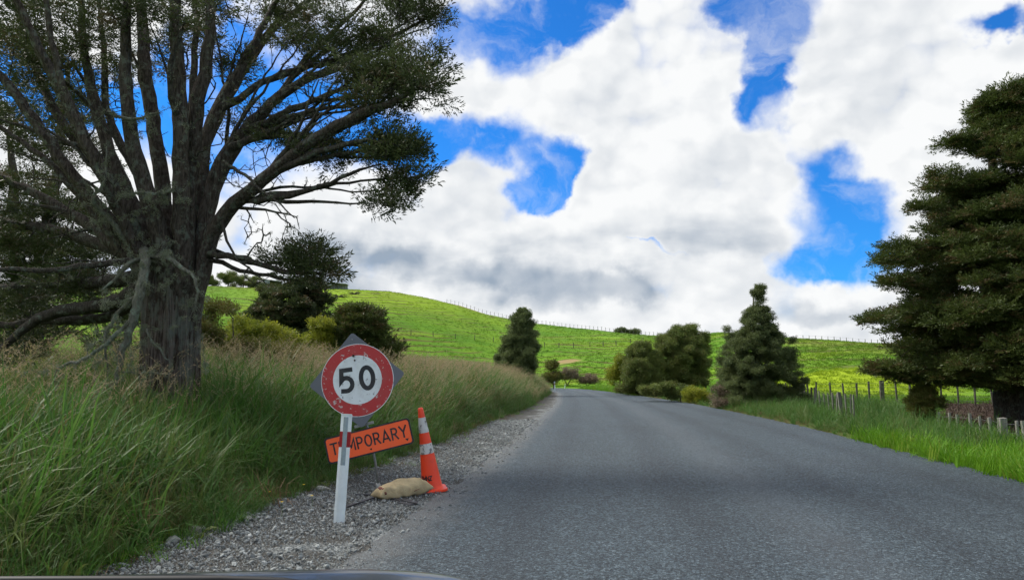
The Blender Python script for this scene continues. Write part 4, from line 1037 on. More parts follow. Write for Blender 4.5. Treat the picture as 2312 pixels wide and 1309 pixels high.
# ---- right edge: tall dense tree with level boughs
def env_lobes(rows, D0=0, thick=26):
    return rows
rt = []
def right_tree():
    # left outline measured down the photograph; the crown goes on beyond the frame
    prof = np.array([(178, 2305), (192, 2240), (205, 2228), (235, 2222), (262, 2240), (290, 2215), (320, 2170), (345, 2145), (385, 2120), (420, 2100), (455, 2092), (490, 2070), (520, 2035), (560, 2015), (600, 2003), (640, 1998), (680, 1990), (720, 1978), (760, 1992), (800, 2004), (835, 1995), (860, 2040)], float)
    D = 22.6; cx = at(2345, 800, D)[0]; lobes = []
    for q in range(440):
        py = 200 + 672 * rng.uniform(0, 1) ** 0.9
        xl = np.interp(py, prof[:, 0], prof[:, 1]) + 42; Rm = (2345 - xl) * D / F * rng.uniform(0.70, 1.06)
        ang = rng.uniform(0, 2 * math.pi)
        if math.sin(ang) > 0.3 and rng.uniform() < .6: ang = -ang
        k0 = rng.uniform(0.35, 0.8); L_ = rng.uniform(.2, .34) * Rm
        for u in np.linspace(k0, 1, 4):
            rr = Rm * u; dx = math.cos(ang) * rr; dz = math.sin(ang) * rr * .95
            yy = D + dz; X = cx + dx; zc = at(2300, py, D)[2] - 0.10 * rr - .12 * (u - k0)
            zc = max(zc, 1.25)
            # back to photograph pixels for the common builder
            vx = X; vy = yy; vz = zc - CH; f_ = vy * math.cos(TH) + vz * math.sin(TH); up = -vy * math.sin(TH) + vz * math.cos(TH)
            px = 1156 + F * vx / f_; pyy = 654.5 - F * up / f_; kk = F / yy
            lobes.append((px, pyy, (.42 - .16 * u) * kk, .09 * kk, dz, .42 - .16 * u, 3.4))
    for px, py in [(1992, 722), (1996, 835), (2012, 840), (2040, 845), (2080, 858), (2015, 590), (2090, 470), (2135, 395), (2165, 322), (2245, 240), (2262, 215), (2040, 560), (2018, 640), (2120, 425), (2190, 325)]:
        lobes.append((px, py, 18, 4, -.6, .3, 7))
    crown_tree('tree', 'tall dense dark evergreen with level boughs at the right edge of the view', 2290, 22.6, lobes, fans(M['needles_right'], 5, size=0.30, n=44, leaf=0.065, w=0.02, flat=0.35, up=0.1), 0.5,
                   per=11, spread=0.17, flat=0.55, tilt=0.35, stems=[(0.0, 0.85), (0.9, 0.75), (1.8, 0.6), (-.5, .6)], twig=0.012, bark=M['bark'], base_xy=(15.2, 22.6), size=(0.8, 1.4), upbias=0.1, thin=1.0)
right_tree()

# ---- middle distance trees
leaf_f = lambda m, k=1.0, n=34: balls(M[m], 4, size=0.20 * k, n=n, leaf=0.085 * k, w=0.035 * k)
def prof_lobes(rows, n, D, rr=(7, 15), k=5, q0=.5, flatten=.75):
    rows = np.array(rows, float); ys = np.linspace(rows[0, 0], rows[-1, 0], 200); xl = np.interp(ys, rows[:, 0], rows[:, 1]); xr = np.interp(ys, rows[:, 0], rows[:, 2])
    w_ = (xr - xl) + 6; out = []
    for i in rng.choice(200, n, p=w_ / w_.sum()):
        a = rng.uniform(0, 6.283); q = rng.uniform(0, 1) ** q0 * (rng.uniform(.82, 1.05) if rng.uniform() > .16 else rng.uniform(1.05, 1.30)); h_ = (xr[i] - xl[i]) / 2; r_ = min(rng.uniform(*rr), h_ * .7 + 2); h_ = max(0.5, h_ - r_ * .35)
        if math.sin(a) > 0 and rng.uniform() < .4: a = -a
        out.append(((xl[i] + xr[i]) / 2 + math.cos(a) * h_ * q, ys[i], r_, r_ * flatten, math.sin(a) * h_ * q * D / F, r_ * D / F, k))
    return out
# tall scraggy tree right of the road
crown_tree('tree', 'tall ragged grey green tree with a thin tufted top, right of the road', 1705, 36, prof_lobes([(646, 1710, 1716), (662, 1704, 1726), (685, 1700, 1726), (705, 1686, 1738), (735, 1668, 1754), (765, 1650, 1776), (800, 1630, 1798), (850, 1618, 1808), (914, 1614, 1804)], 400, 36, (3, 14), 5, .36) + [(1722, 650, 14, 5, 0, .15, 4), (1700, 660, 10, 4, 0, .12, 3), (1640, 800, 14, 16, 0, .3, 8), (1635, 860, 14, 18, -.2, .3, 9)] + [(1645, 742, 6, 9, 0, .15, 4), (1652, 762, 10, 10, 0, .2, 5), (1790, 765, 6, 9, 0, .15, 4), (1782, 785, 9, 9, 0, .2, 5)],
    leaf_f('leaf_grey', .62, 26), 0.16, per=11, spread=0.10, stems=[(-0.8, .6), (0.1, .93), (0.8, .65)], twig=.008, bark=M['bark_far'])
crown_tree('tree', 'large round olive green tree in the roadside clump, its crown highest', 1545, 62, prof_lobes([(742, 1525, 1570), (755, 1500, 1592), (780, 1480, 1608), (810, 1470, 1610), (840, 1475, 1600), (868, 1470, 1600)], 210, 62, (4, 14), 6, .45),
    leaf_f('leaf_mid', 1.1, 28), 0.22, per=11, spread=0.19, stems=[(-1, .7), (0.5, .8)], twig=.014, group='roadside clump beyond the bend marker')
crown_tree('tree', 'narrow upright green tree in the middle of the roadside clump', 1448, 60, prof_lobes([(775, 1440, 1462), (795, 1420, 1478), (830, 1405, 1500), (885, 1400, 1515)], 180, 60, (4, 11), 6, .45),
    leaf_f('leaf_mid', 1.1, 28), 0.14, per=11, spread=0.18, stems=[(-.5, .8), (0.6, .8)], twig=.012, group='roadside clump beyond the bend marker')
crown_tree('shrub', 'yellow green bushy shrub at the far left end of the roadside clump', 1400, 68, [
    (1400, 815, 17, 16, 0, .8, 26), (1392, 838, 16, 18, 0, .8, 24), (1410, 845, 16, 18, 0, .8, 20)], leaf_f('leaf_yellow', 1.5), 0.08, per=11, spread=0.25, twig=.01, category='shrub', group='roadside clump beyond the bend marker')
crown_tree('tree', 'lone conical grey green tree rising from behind the left verge grass', 1170, 58, prof_lobes([(703, 1175, 1193), (718, 1160, 1198), (735, 1152, 1200), (760, 1140, 1210), (790, 1126, 1220), (840, 1112, 1216)], 170, 58, (3, 11), 6, .45),
    leaf_f('leaf_grey', 1.0, 28), 0.2, per=11, spread=0.17, twig=.012)
crown_tree('shrub', 'slim yellow green bush left of the two brown shrubs by the bend', 1250, 98, [(1250, 830, 10, 9, 0, .7, 18), (1250, 846, 13, 12, 0, .8, 22), (1240, 860, 15, 9, 0, .8, 16)], leaf_f('leaf_olive', 2.0), 0.09, per=9, spread=0.3, twig=.014, category='shrub')
for px, ww, lab in ((1281, 15, 'greyish brown twiggy shrub by the bend, the larger and left of two'), (1327, 13, 'greyish brown twiggy shrub by the bend, the smaller and right of two')):
    crown_tree('shrub', lab, px, 118, [(px, 846 + (1327 == px) * 9, ww, 8, 0, 1.0, 40), (px + 6, 850 + (1327 == px) * 8, ww, 6, 0, .9, 20)], leaf_f('leaf_brown', 1.9, 26), 0.1, per=10, spread=0.3, twig=.014, category='shrub', group='brown shrubs by the bend', stems=[(-.5, .6), (.5, .6)])
crown_tree('shrub', 'low mounded green bush at the right road edge before the ragged tree', 1535, 44, [(1515, 884, 32, 11, 0, .7, 36), (1480, 886, 22, 9, 1, .6, 18)], leaf_f('leaf_mid', 1.0), 0.04, per=12, spread=0.16, twig=.006, category='shrub')
crown_tree('shrub', 'low bright yellow green mound of weeds beside the green bush', 1575, 42, [(1562, 892, 28, 12, 0, .7, 36), (1590, 900, 14, 14, -.5, .5, 18)], leaf_f('leaf_yellow', .8), 0.03, per=12, spread=0.14, twig=.005, category='shrub')
crown_tree('shrub', 'dead brown twiggy bush at the left foot of the ragged tree', 1628, 35.5, [(1625, 900, 22, 24, -.4, .5, 30), (1655, 915, 28, 12, -.6, .4, 16)], leaf_f('leaf_brown', .7, 20), 0.04, per=7, spread=0.14, twig=.006, category='shrub', stems=[(-.3, .9), (0, 1), (.3, .9)])
crown_tree('shrub', 'small olive coloured conifer shrub in front of the paddock fence', 2087, 21.8, [(2085, 890, 24, 14, 0, .3, 22), (2087, 912, 32, 16, 0, .42, 36), (2088, 935, 28, 16, 0, .38, 30), (2090, 880, 14, 8, 0, .2, 8)], fans(M['leaf_olive'], 4, size=0.16, n=40, leaf=0.05, w=0.012, flat=0.8), 0.035, per=14, spread=0.07, twig=.004, category='shrub')
# left: trees behind the big one
crown_tree('tree', 'dark spreading evergreen standing behind the low right branches of the huge tree', 650, 32, prof_lobes([(640, 640, 720), (665, 590, 732), (700, 560, 742), (740, 540, 745), (800, 540, 745)], 120, 32, (8, 22), 5, .45, .4),
    fans(M['needles'], 4, size=0.30, n=46, leaf=0.10, w=0.028, flat=0.4), 0.22, per=10, spread=0.14, flat=.5, tilt=.35, stems=[(-.8, .7), (0.3, .85)], twig=.01)
crown_tree('tree', 'bushy dark layered conifer just behind the round sign', 820, 27, prof_lobes([(700, 785, 850), (720, 760, 862), (750, 748, 872), (790, 745, 882), (825, 745, 885)], 100, 27, (6, 16), 6, .45, .4),
    fans(M['needles_right'], 4, size=0.34, n=44, leaf=0.08, w=0.024, flat=0.4), 0.12, per=9, spread=0.12, flat=.5, tilt=.35, stems=[(-.4, .8), (0.4, .8)], twig=.007)
crown_tree('shrub', 'light green rounded bush between the dark evergreens left of the sign', 728, 26, [(725, 742, 22, 14, 0, .4, 24), (720, 768, 26, 18, 0, .5, 26), (750, 780, 20, 16, .2, .4, 12)], leaf_f('leaf_yellow', .8), 0.05, per=9, spread=0.13, twig=.005, category='shrub')
crown_tree('shrub', 'broad yellow flowering bush beside the huge trunk', 560, 22, [(560, 735, 60, 18, 0, .7, 44), (500, 770, 55, 26, 0, .8, 36), (610, 765, 50, 24, 0, .7, 40), (560, 790, 80, 26, 0, .8, 40)], leaf_f('leaf_yellow', .7), 0.05, per=9, spread=0.12, twig=.005, category='shrub')
crown_tree('shrub', 'olive green thicket under the yellow flowering bush', 520, 20.5, [(480, 700, 40, 26, 0, .6, 26), (540, 800, 70, 30, 0, .6, 40), (640, 810, 60, 22, 0, .6, 30), (470, 760, 30, 30, -.5, .5, 22)], leaf_f('leaf_olive', .7), 0.05, per=9, spread=0.13, twig=.005, category='shrub')
crown_tree('tree', 'dense dark evergreen behind the huge tree at the left edge of the view', 60, 21, [
    (60, 480, 120, 40, 0, 1.4, 50), (30, 560, 130, 40, 0, 1.6, 60), (120, 600, 120, 36, 0, 1.5, 50), (40, 650, 130, 40, 0, 1.6, 60), (200, 650, 90, 34, .5, 1.2, 36), (60, 740, 120, 40, 0, 1.5, 50), (-60, 300, 120, 90, 0, 1.6, 50), (-80, 800, 140, 60, 0, 1.5, 40), (50, 810, 60, 40, -.5, 1, 26), (250, 720, 60, 30, .5, 1.0, 18), (100, 250, 110, 60, 1, 1.4, 40), (40, 130, 140, 60, 1, 1.5, 44)],
    fans(M['needles'], 4, size=0.36, n=50, leaf=0.075, w=0.020, flat=0.4), 0.3, per=10, spread=0.18, flat=.5, tilt=.35, stems=[(-.8, .7), (0.4, .85)], twig=.01, bark=M['bark'])
crown_tree('shrub', 'bright yellow green low bush seen under the low left branches', 210, 18.5, [(150, 830, 80, 14, 0, .8, 36), (240, 822, 60, 14, 0, .7, 30), (60, 855, 70, 12, -.3, .7, 26), (290, 845, 30, 20, 0, .5, 16)], leaf_f('leaf_yellow', .6), 0.04, per=9, spread=0.12, twig=.005, category='shrub')
# on the hilltop
for k, (px, dpx, rx, ry, lab) in enumerate([(1405, 8, 10, 6, 'small dark tree on the skyline, left of the two hilltop trees'), (1432, 4, 7, 5, 'smaller dark tree on the skyline, right of the two hilltop trees')]):
    c = crest(px); yb = 752
    crown_tree('tree', lab, px, c[1] + 4, [(px, 744 + k * 4, rx, ry, 0, 1.4, 26), (px - 8, 748 + k * 3, rx * .7, ry * .6, 0, 1.0, 12), (px + 8, 748 + k * 3, rx * .7, ry * .6, 0, 1.0, 12)], leaf_f('leaf_grey', 2.6), 0.15, per=9, spread=0.5, twig=.03, group='small trees on the skyline')
wood = [(470, 628), (505, 624), (540, 630), (575, 636), (612, 640)]
for k, (px, py) in enumerate(wood):
    c = crest(px)
    crown_tree('tree', ['leftmost and tallest dark tree of the hilltop row beside the huge trunk', 'second tree from the left in the hilltop row', 'middle tree of the hilltop row, broad and dark', 'fourth tree from the left in the hilltop row', 'rightmost and lowest tree of the hilltop row near the shed'][k],
               px, c[1] + 2, [(px, py, 20, 12, 0, 2.5, 34), (px + 8, py + 9, 20, 9, 0, 2.2, 24)], leaf_f('leaf_mid', 3.0), 0.2, per=9, spread=0.6, twig=.03, group='row of trees on the hilltop')

# ------------------------------------------------------------------ fences
def simple_mat(name, c, rough=0.6, metal=0.0, spec=0.4, var=0.25, scale=20, bmp=0.0):
    m, t, b = new_mat(name); p = opos(t); n = t.noise(p, scale, 5, 0.65)
    cc = t.mix(t.smooth(n, 0.3, 0.7), tuple(x_ * (1 - var) for x_ in c), tuple(min(1, x_ * (1 + var * 0.6)) for x_ in c))
    base(b, t, cc, rough, spec, metal)
    if bmp: bump(t, b, n, bmp, 0.01)
    return m
def wood_mat(name, a, b_):
    m, t, b = new_mat(name); p = wpos(t)
    n = t.noise(t.scalev(p, 30, 30, 3), 1.0, 5, 0.6)
    c = t.mix(t.smooth(n, 0.3, 0.7), a, b_)
    c = t.mix(t.math('MULTIPLY', t.smooth(t.noise(p, 5, 4), 0.5, 0.65), 0.5), c, (0.17, 0.19, 0.13))
    base(b, t, c, 0.85, 0.2); bump(t, b, n, 0.6, 0.01)
    return m
M['post_dark'] = wood_mat('weathered_post', (0.05, 0.045, 0.035), (0.13, 0.12, 0.09))
M['batten'] = wood_mat('grey_batten', (0.14, 0.135, 0.12), (0.27, 0.26, 0.23))
M['wire'] = simple_mat('fence_wire', (0.16, 0.16, 0.16), 0.5, 0.6)

def fence(label, pts, w, h, mat, wires=(0.35, 0.7, 1.0), thick=(), thick_w=0.16, group=None, wr=0.006, lean=0.03, strainer=None):
    base0 = np.array(pts[0]); root = empty('fence', base0, label, 'fence', group)
    mb = MB(); mb.box((0, 0, h / 2 - 0.15), (w, w * 0.7, h + 0.3)); me = None
    for k, p in enumerate(pts):
        hh = h * rng.uniform(0.93, 1.05)
        if me is None:
            o = mb.build('post', mat, root, bevel=w * 0.08); me = o.data
        else:
            o = bpy.data.objects.new('post', me); col.objects.link(o); o.parent = root
        o.location = tuple(np.array(p) - base0); s = (thick_w / w) if k in thick else rng.uniform(0.85, 1.15)
        o.scale = (s, s, hh / h * (1.08 if k in thick else 1)); o.rotation_euler = (rng.normal(0, lean), rng.normal(0, lean), rng.uniform(-.3, .3))
    for q in wires:
        P = []
        for a, b_ in zip(pts[:-1], pts[1:]):
            for u in (0, 0.5):
                P.append(np.array(a) * (1 - u) + np.array(b_) * u - base0 + np.array([0, -w * .4, h * q - 0.02 * (u > 0)]))
        P.append(np.array(pts[-1]) - base0 + np.array([0, -w * .4, h * q]))
        m2 = MB(); m2.tube(P, wr, 3, cap=False); m2.build('wire', M['wire'], root)
    return root
# paddock fence beyond the right verge (pixels of the post feet)
pts = []
for px, py in [(1774, 896), (1784, 897), (1792, 899), (1801, 902), (1809, 903), (1818, 902), (1822, 900), (1844, 899), (1876, 898), (1905, 899), (1934, 900), (1962, 899), (1991, 903), (2024, 906), (2056, 908), (2090, 909), (2124, 911), (2162, 912), (2200, 915)]:
    p = ground0(px, py, 0.05); pts.append(on_ground(p[0], p[1]))
Dp = 43.0
line = [on_ground(at(px, 880, Dp - (px - 1820) * 0.0175)[0], Dp - (px - 1820) * 0.0175) for px in (1844, 1876, 1905, 1934, 1962, 1991, 2024, 2056, 2090, 2124, 2162, 2200, 2240)]
fence('dark paddock fence of thin battens crossing below the bright mound', line, 0.085, 1.15, M['post_dark'], (.2, .38, .55, .75, .93), (5,), 0.2, group='paddock fences')
line = [on_ground(at(px, 880, d)[0], d) for px, d in ((1774, 47), (1784, 46), (1792, 45), (1801, 44), (1809, 43), (1818, 41.5), (1824, 39), (1831, 36.5), (1838, 34))]
fence('short dark fence with a stout corner post beside the ragged tree', line, 0.075, 1.1, M['post_dark'], (.3, .55, .9), (4,), 0.30, group='paddock fences')
line = [on_ground(at(px, 880, d)[0], d) for px, d in ((1838, 34), (1850, 32), (1862, 30), (1871, 28.5), (1879, 27.4), (1886, 26.5), (1899, 25.4), (1908, 24.6), (1918, 23.9), (1925, 23.4))]
fence('sunken pale batten fence half lost in the right verge grass', line, 0.045, 0.95, M['batten'], (.3, .6, .9), (0, 6), 0.11, group='paddock fences', lean=.05)
line = [on_ground(at(px, 960, d)[0], d) for px, d in ((2120, 19.9), (2146, 19.3), (2163, 18.8), (2191, 18.0), (2214, 17.5), (2237, 17.0), (2262, 16.5), (2296, 15.9), (2314, 15.5), (2345, 15.1), (2390, 14.6))]
fence('low pale batten fence with one thick post under the right hand tree', line, 0.055, 0.62, M['batten'], (.25, .55, .85), (6,), 0.155, group='paddock fences', lean=.05)
# skyline fence and the mid slope fence
line = [crest(px) for px in np.arange(1008, 1568, 9.0)]
fence('skyline fence running down the hill ridge', line, 0.11, 1.3, M['batten'], (.5, .9), (), .25, group='hill fences', wr=0.012)
line = [crest(px) for px in np.arange(1800, 2010, 14.0)]
fence('thin skyline fence right of the ragged tree', line, 0.10, 0.8, M['batten'], (.9,), (), .25, group='hill fences', wr=0.01)
line = [hit(px, py, 100) for px, py in ((885, 752), (928, 756), (978, 760), (1028, 764), (1072, 768), (1114, 772), (1155, 776), (1230, 784), (1262, 784), (1295, 785), (1332, 783), (1362, 781), (1391, 779), (1424, 775), (1452, 772))]
fence('widely spaced fence posts across the middle of the hillside', line, 0.17, 1.25, M['post_dark'], (.55, .9), (), .25, group='hill fences', wr=0.012)

# ------------------------------------------------------------------ sheds and fallen branches on the hill
M['tin'] = simple_mat('painted_tin', (0.34, 0.37, 0.36), 0.5, 0.2); M['dark'] = simple_mat('shed_inside', (0.02, 0.02, 0.022), 0.9)
def shed(label, px, py, wdt, dep, h, roofc, open_side=True, yaw=0.0):
    c = crest(px); k = c + np.array([0, 2.0, 0]); k[2] = CH + (at(px, py, k[1])[2] - CH)
    root = empty('shed', k, label, 'shed', 'farm sheds on the hilltop', (0, 0, yaw))
    mb = MB(); mb.box((-wdt * .32, 0, h / 2 - 1), (wdt * .36, dep, h + 2)); mb.box((wdt * .18, dep * .35, h / 2 - 1), (wdt * .62, .15, h + 2)); mb.build('wall', M['tin'], root)
    mb = MB()
    V = [(-wdt / 2 - .2, -dep / 2 - .3, h * 1.12), (wdt / 2 + .2, -dep / 2 - .3, h * .8), (wdt / 2 + .2, dep / 2 + .3, h * .8), (-wdt / 2 - .2, dep / 2 + .3, h * 1.12)]
    mb.add(V + [(a, b_, c_ + .12) for a, b_, c_ in V], [(3, 2, 1, 0), (4, 5, 6, 7), (0, 1, 5, 4), (1, 2, 6, 5), (2, 3, 7, 6), (3, 0, 4, 7)]); mb.build('roof', roofc, root)
    for q in range(4):
        m2 = MB(); m2.box((-wdt * .06 + q * wdt * .17, -dep * .42, h * .4 - 1), (.16, .16, h * .8 + 1.6)); m2.build('post', M['post_dark'], root)
    for q in range(2):
        m2 = MB(); m2.box((wdt * .19, -dep * .40, h * (.25 + q * .25)), (wdt * .55, .06, .12)); m2.build('rail', M['post_dark'], root)
shed('pale grey open farm shed with sloping roof on the hill crest', 752, 654, 7.5, 4, 2.1, M['tin'])
shed('grey green farm shed among trees on the hilltop', 606, 650, 5.5, 4, 2.3, M['tin'], yaw=.2)
for px, py, L_, lab in ((765, 671, 4.5, 'larger heap of fallen grey branches on the upper hillside'), (742, 676, 2.8, 'smaller heap of fallen branches below the shed'), (800, 664, 3.0, 'thin fallen branches near the hill crest')):
    c = hit(px, py, 100); mb = MB()
    for q in range(9):
        a = rng.uniform(-.5, .5) + (math.pi if q % 2 else 0); P = [np.array([0, 0, .2])]
        for s_ in range(5): P.append(P[-1] + np.array([math.cos(a), math.sin(a) * .6, 0.0]) * L_ / 9 + rng.normal(0, .12, 3) + np.array([0, 0, .05]))
        mb.tube(P, np.linspace(.16, .05, 6), 6, wob=.2)
    o = mb.build('fallen_branch', M['bark_far'], smooth=True); o.location = tuple(c); props(o, lab, 'branch', 'fallen branches on the hillside')

# ------------------------------------------------------------------ roadside signs
def sign_mat(name, c, chip, amount, scale=9.0, rough=0.45, dirt=0.15):
    m, t, b = new_mat(name); p = opos(t)
    n = t.noise(p, scale, 7, 0.72, 0.4); n2 = t.noise(p, scale * 4, 4, 0.7)
    k = t.smooth(t.math('ADD', n, t.math('MULTIPLY', n2, 0.35)), 0.84 - amount, 0.86 - amount)
    d = t.mix(t.math('MULTIPLY', t.smooth(t.noise(p, 5, 5, 0.6), 0.4, 0.7), dirt), c, (0.18, 0.17, 0.15))
    base(b, t, t.mix(k, d, chip), rough, 0.4); bump(t, b, n, 0.15, 0.004)
    return m
M['plate'] = sign_mat('grey_core_plastic', (0.13, 0.145, 0.17), (0.16, 0.17, 0.18), 0.03, 7, 0.6)
M['red'] = sign_mat('worn_red', (0.46, 0.032, 0.034), (0.50, 0.44, 0.42), 0.065, 11)
M['white'] = sign_mat('worn_white', (0.74, 0.80, 0.82), (0.22, 0.23, 0.24), 0.045, 13, 0.4, 0.25)
M['black'] = sign_mat('black_lettering', (0.012, 0.014, 0.020), (0.03, 0.03, 0.035), 0.0, 12)
M['orange'] = sign_mat('fluoro_orange', (1.0, 0.13, 0.03), (0.5, 0.06, 0.03), -0.05, 9, 0.4, 0.05)
M['steel'] = simple_mat('galvanised_steel', (0.30, 0.31, 0.30), 0.45, 0.5); M['rust'] = simple_mat('rusty_bolt', (0.05, 0.025, 0.018), 0.8, scale=60)
M['darksteel'] = simple_mat('dark_steel', (0.045, 0.045, 0.05), 0.6, 0.3)

def stroke(pts, w):
    """outline of a brush stroke with mitred corners, as quads"""
    p = np.array(pts, float); n = len(p); closed = np.allclose(p[0], p[-1]) and n > 3
    L = []; Rr = []
    for i in range(n):
        a = p[i] - p[i - 1] if i > 0 else (p[0] - p[-2] if closed else p[1] - p[0]); b_ = p[i + 1] - p[i] if i < n - 1 else (p[1] - p[0] if closed else p[-1] - p[-2])
        a = a / (np.linalg.norm(a) + 1e-9); b_ = b_ / (np.linalg.norm(b_) + 1e-9); m = a + b_; m /= np.linalg.norm(m) + 1e-9; nn = np.array([-m[1], m[0]])
        k = w / 2 / max(0.35, nn @ np.array([-a[1], a[0]])); L.append(p[i] + nn * k); Rr.append(p[i] - nn * k)
    return L, Rr
def arc(cx, cy, rx, ry, a0, a1, n=14): return [(cx + rx * math.cos(R(a)), cy + ry * math.sin(R(a))) for a in np.linspace(a0, a1, n)]
GLY = {  # letters in a 1-high box: (advance, strokes)
    'T': (.62, [[(.31, 0), (.31, .93)], [(.0, .93), (.62, .93)]]), 'E': (.52, [[(.52, .07), (.07, .07), (.07, .93), (.52, .93)], [(.08, .51), (.46, .51)]]),
    'M': (.74, [[(.07, 0), (.07, .93), (.37, .30), (.67, .93), (.67, 0)]]), 'P': (.56, [[(.07, 0), (.07, .93), (.28, .93)] + arc(.28, .69, .21, .24, 90, -90, 9)[1:] + [(.08, .45)]]),
    'O': (.66, [arc(.33, .5, .26, .44, 90, 450, 25)]), 'R': (.60, [[(.07, 0), (.07, .93), (.29, .93)] + arc(.29, .70, .20, .23, 90, -90, 9)[1:] + [(.08, .47)], [(.28, .47), (.55, 0)]]),
    'A': (.70, [[(.05, 0), (.35, .93), (.65, 0)], [(.15, .27), (.55, .27)]]), 'Y': (.66, [[(.03, 1), (.33, .48), (.63, 1)], [(.33, .5), (.33, 0)]]),
    '5': (.62, [[(.60, .93), (.14, .93), (.10, .50)] + arc(.29, .34, .25, .27, 115, -90, 13) + [(.05, .09)]]),
    '0': (.68, [arc(.34, .5, .25, .43, 90, 450, 29)]), 'N': (.62, [[(.06, 0), (.06, .95), (.56, .05), (.56, 1)]]), 'Z': (.56, [[(.02, .93), (.52, .93), (.04, .07), (.55, .07)]]),
}
def text_geo(mb, s, h, wgt, gap, fn, x0=None):
    tot = sum(GLY[c][0] for c in s) * h + gap * (len(s) - 1); x = -tot / 2 if x0 is None else x0; lay = 0
    for c in s:
        adv, strokes = GLY[c]
        for st in strokes:
            L, Q = stroke([(x + a * h, (b_ - .5) * h) for a, b_ in st], wgt); lay += 1
            V = []
            for l, q in zip(L, Q): V += [fn(l[0], l[1], lay % 3), fn(q[0], q[1], lay % 3)]
            mb.add(V, [(2 * i + 1, 2 * i + 3, 2 * i + 2, 2 * i) for i in range(len(L) - 1)])
        x += adv * h + gap
def plate_frame(px, py, D, roll, tilt=0.0, yaw=0.0):
    c = at(px, py, D); return c, Euler((R(90) + tilt, 0, 0)).to_matrix().to_4x4(), roll

def rounded(w, h, r, n=6):
    out = []
    for cx, cy, a0 in ((w / 2 - r, h / 2 - r, 0), (-w / 2 + r, h / 2 - r, 90), (-w / 2 + r, -h / 2 + r, 180), (w / 2 - r, -h / 2 + r, 270)):
        out += [(cx + r * math.cos(R(a)), cy + r * math.sin(R(a))) for a in np.linspace(a0, a0 + 90, n)]
    return out
def disc(r, n=64): return [(r * math.cos(a), r * math.sin(a)) for a in np.linspace(0, 2 * math.pi, n, endpoint=False)]

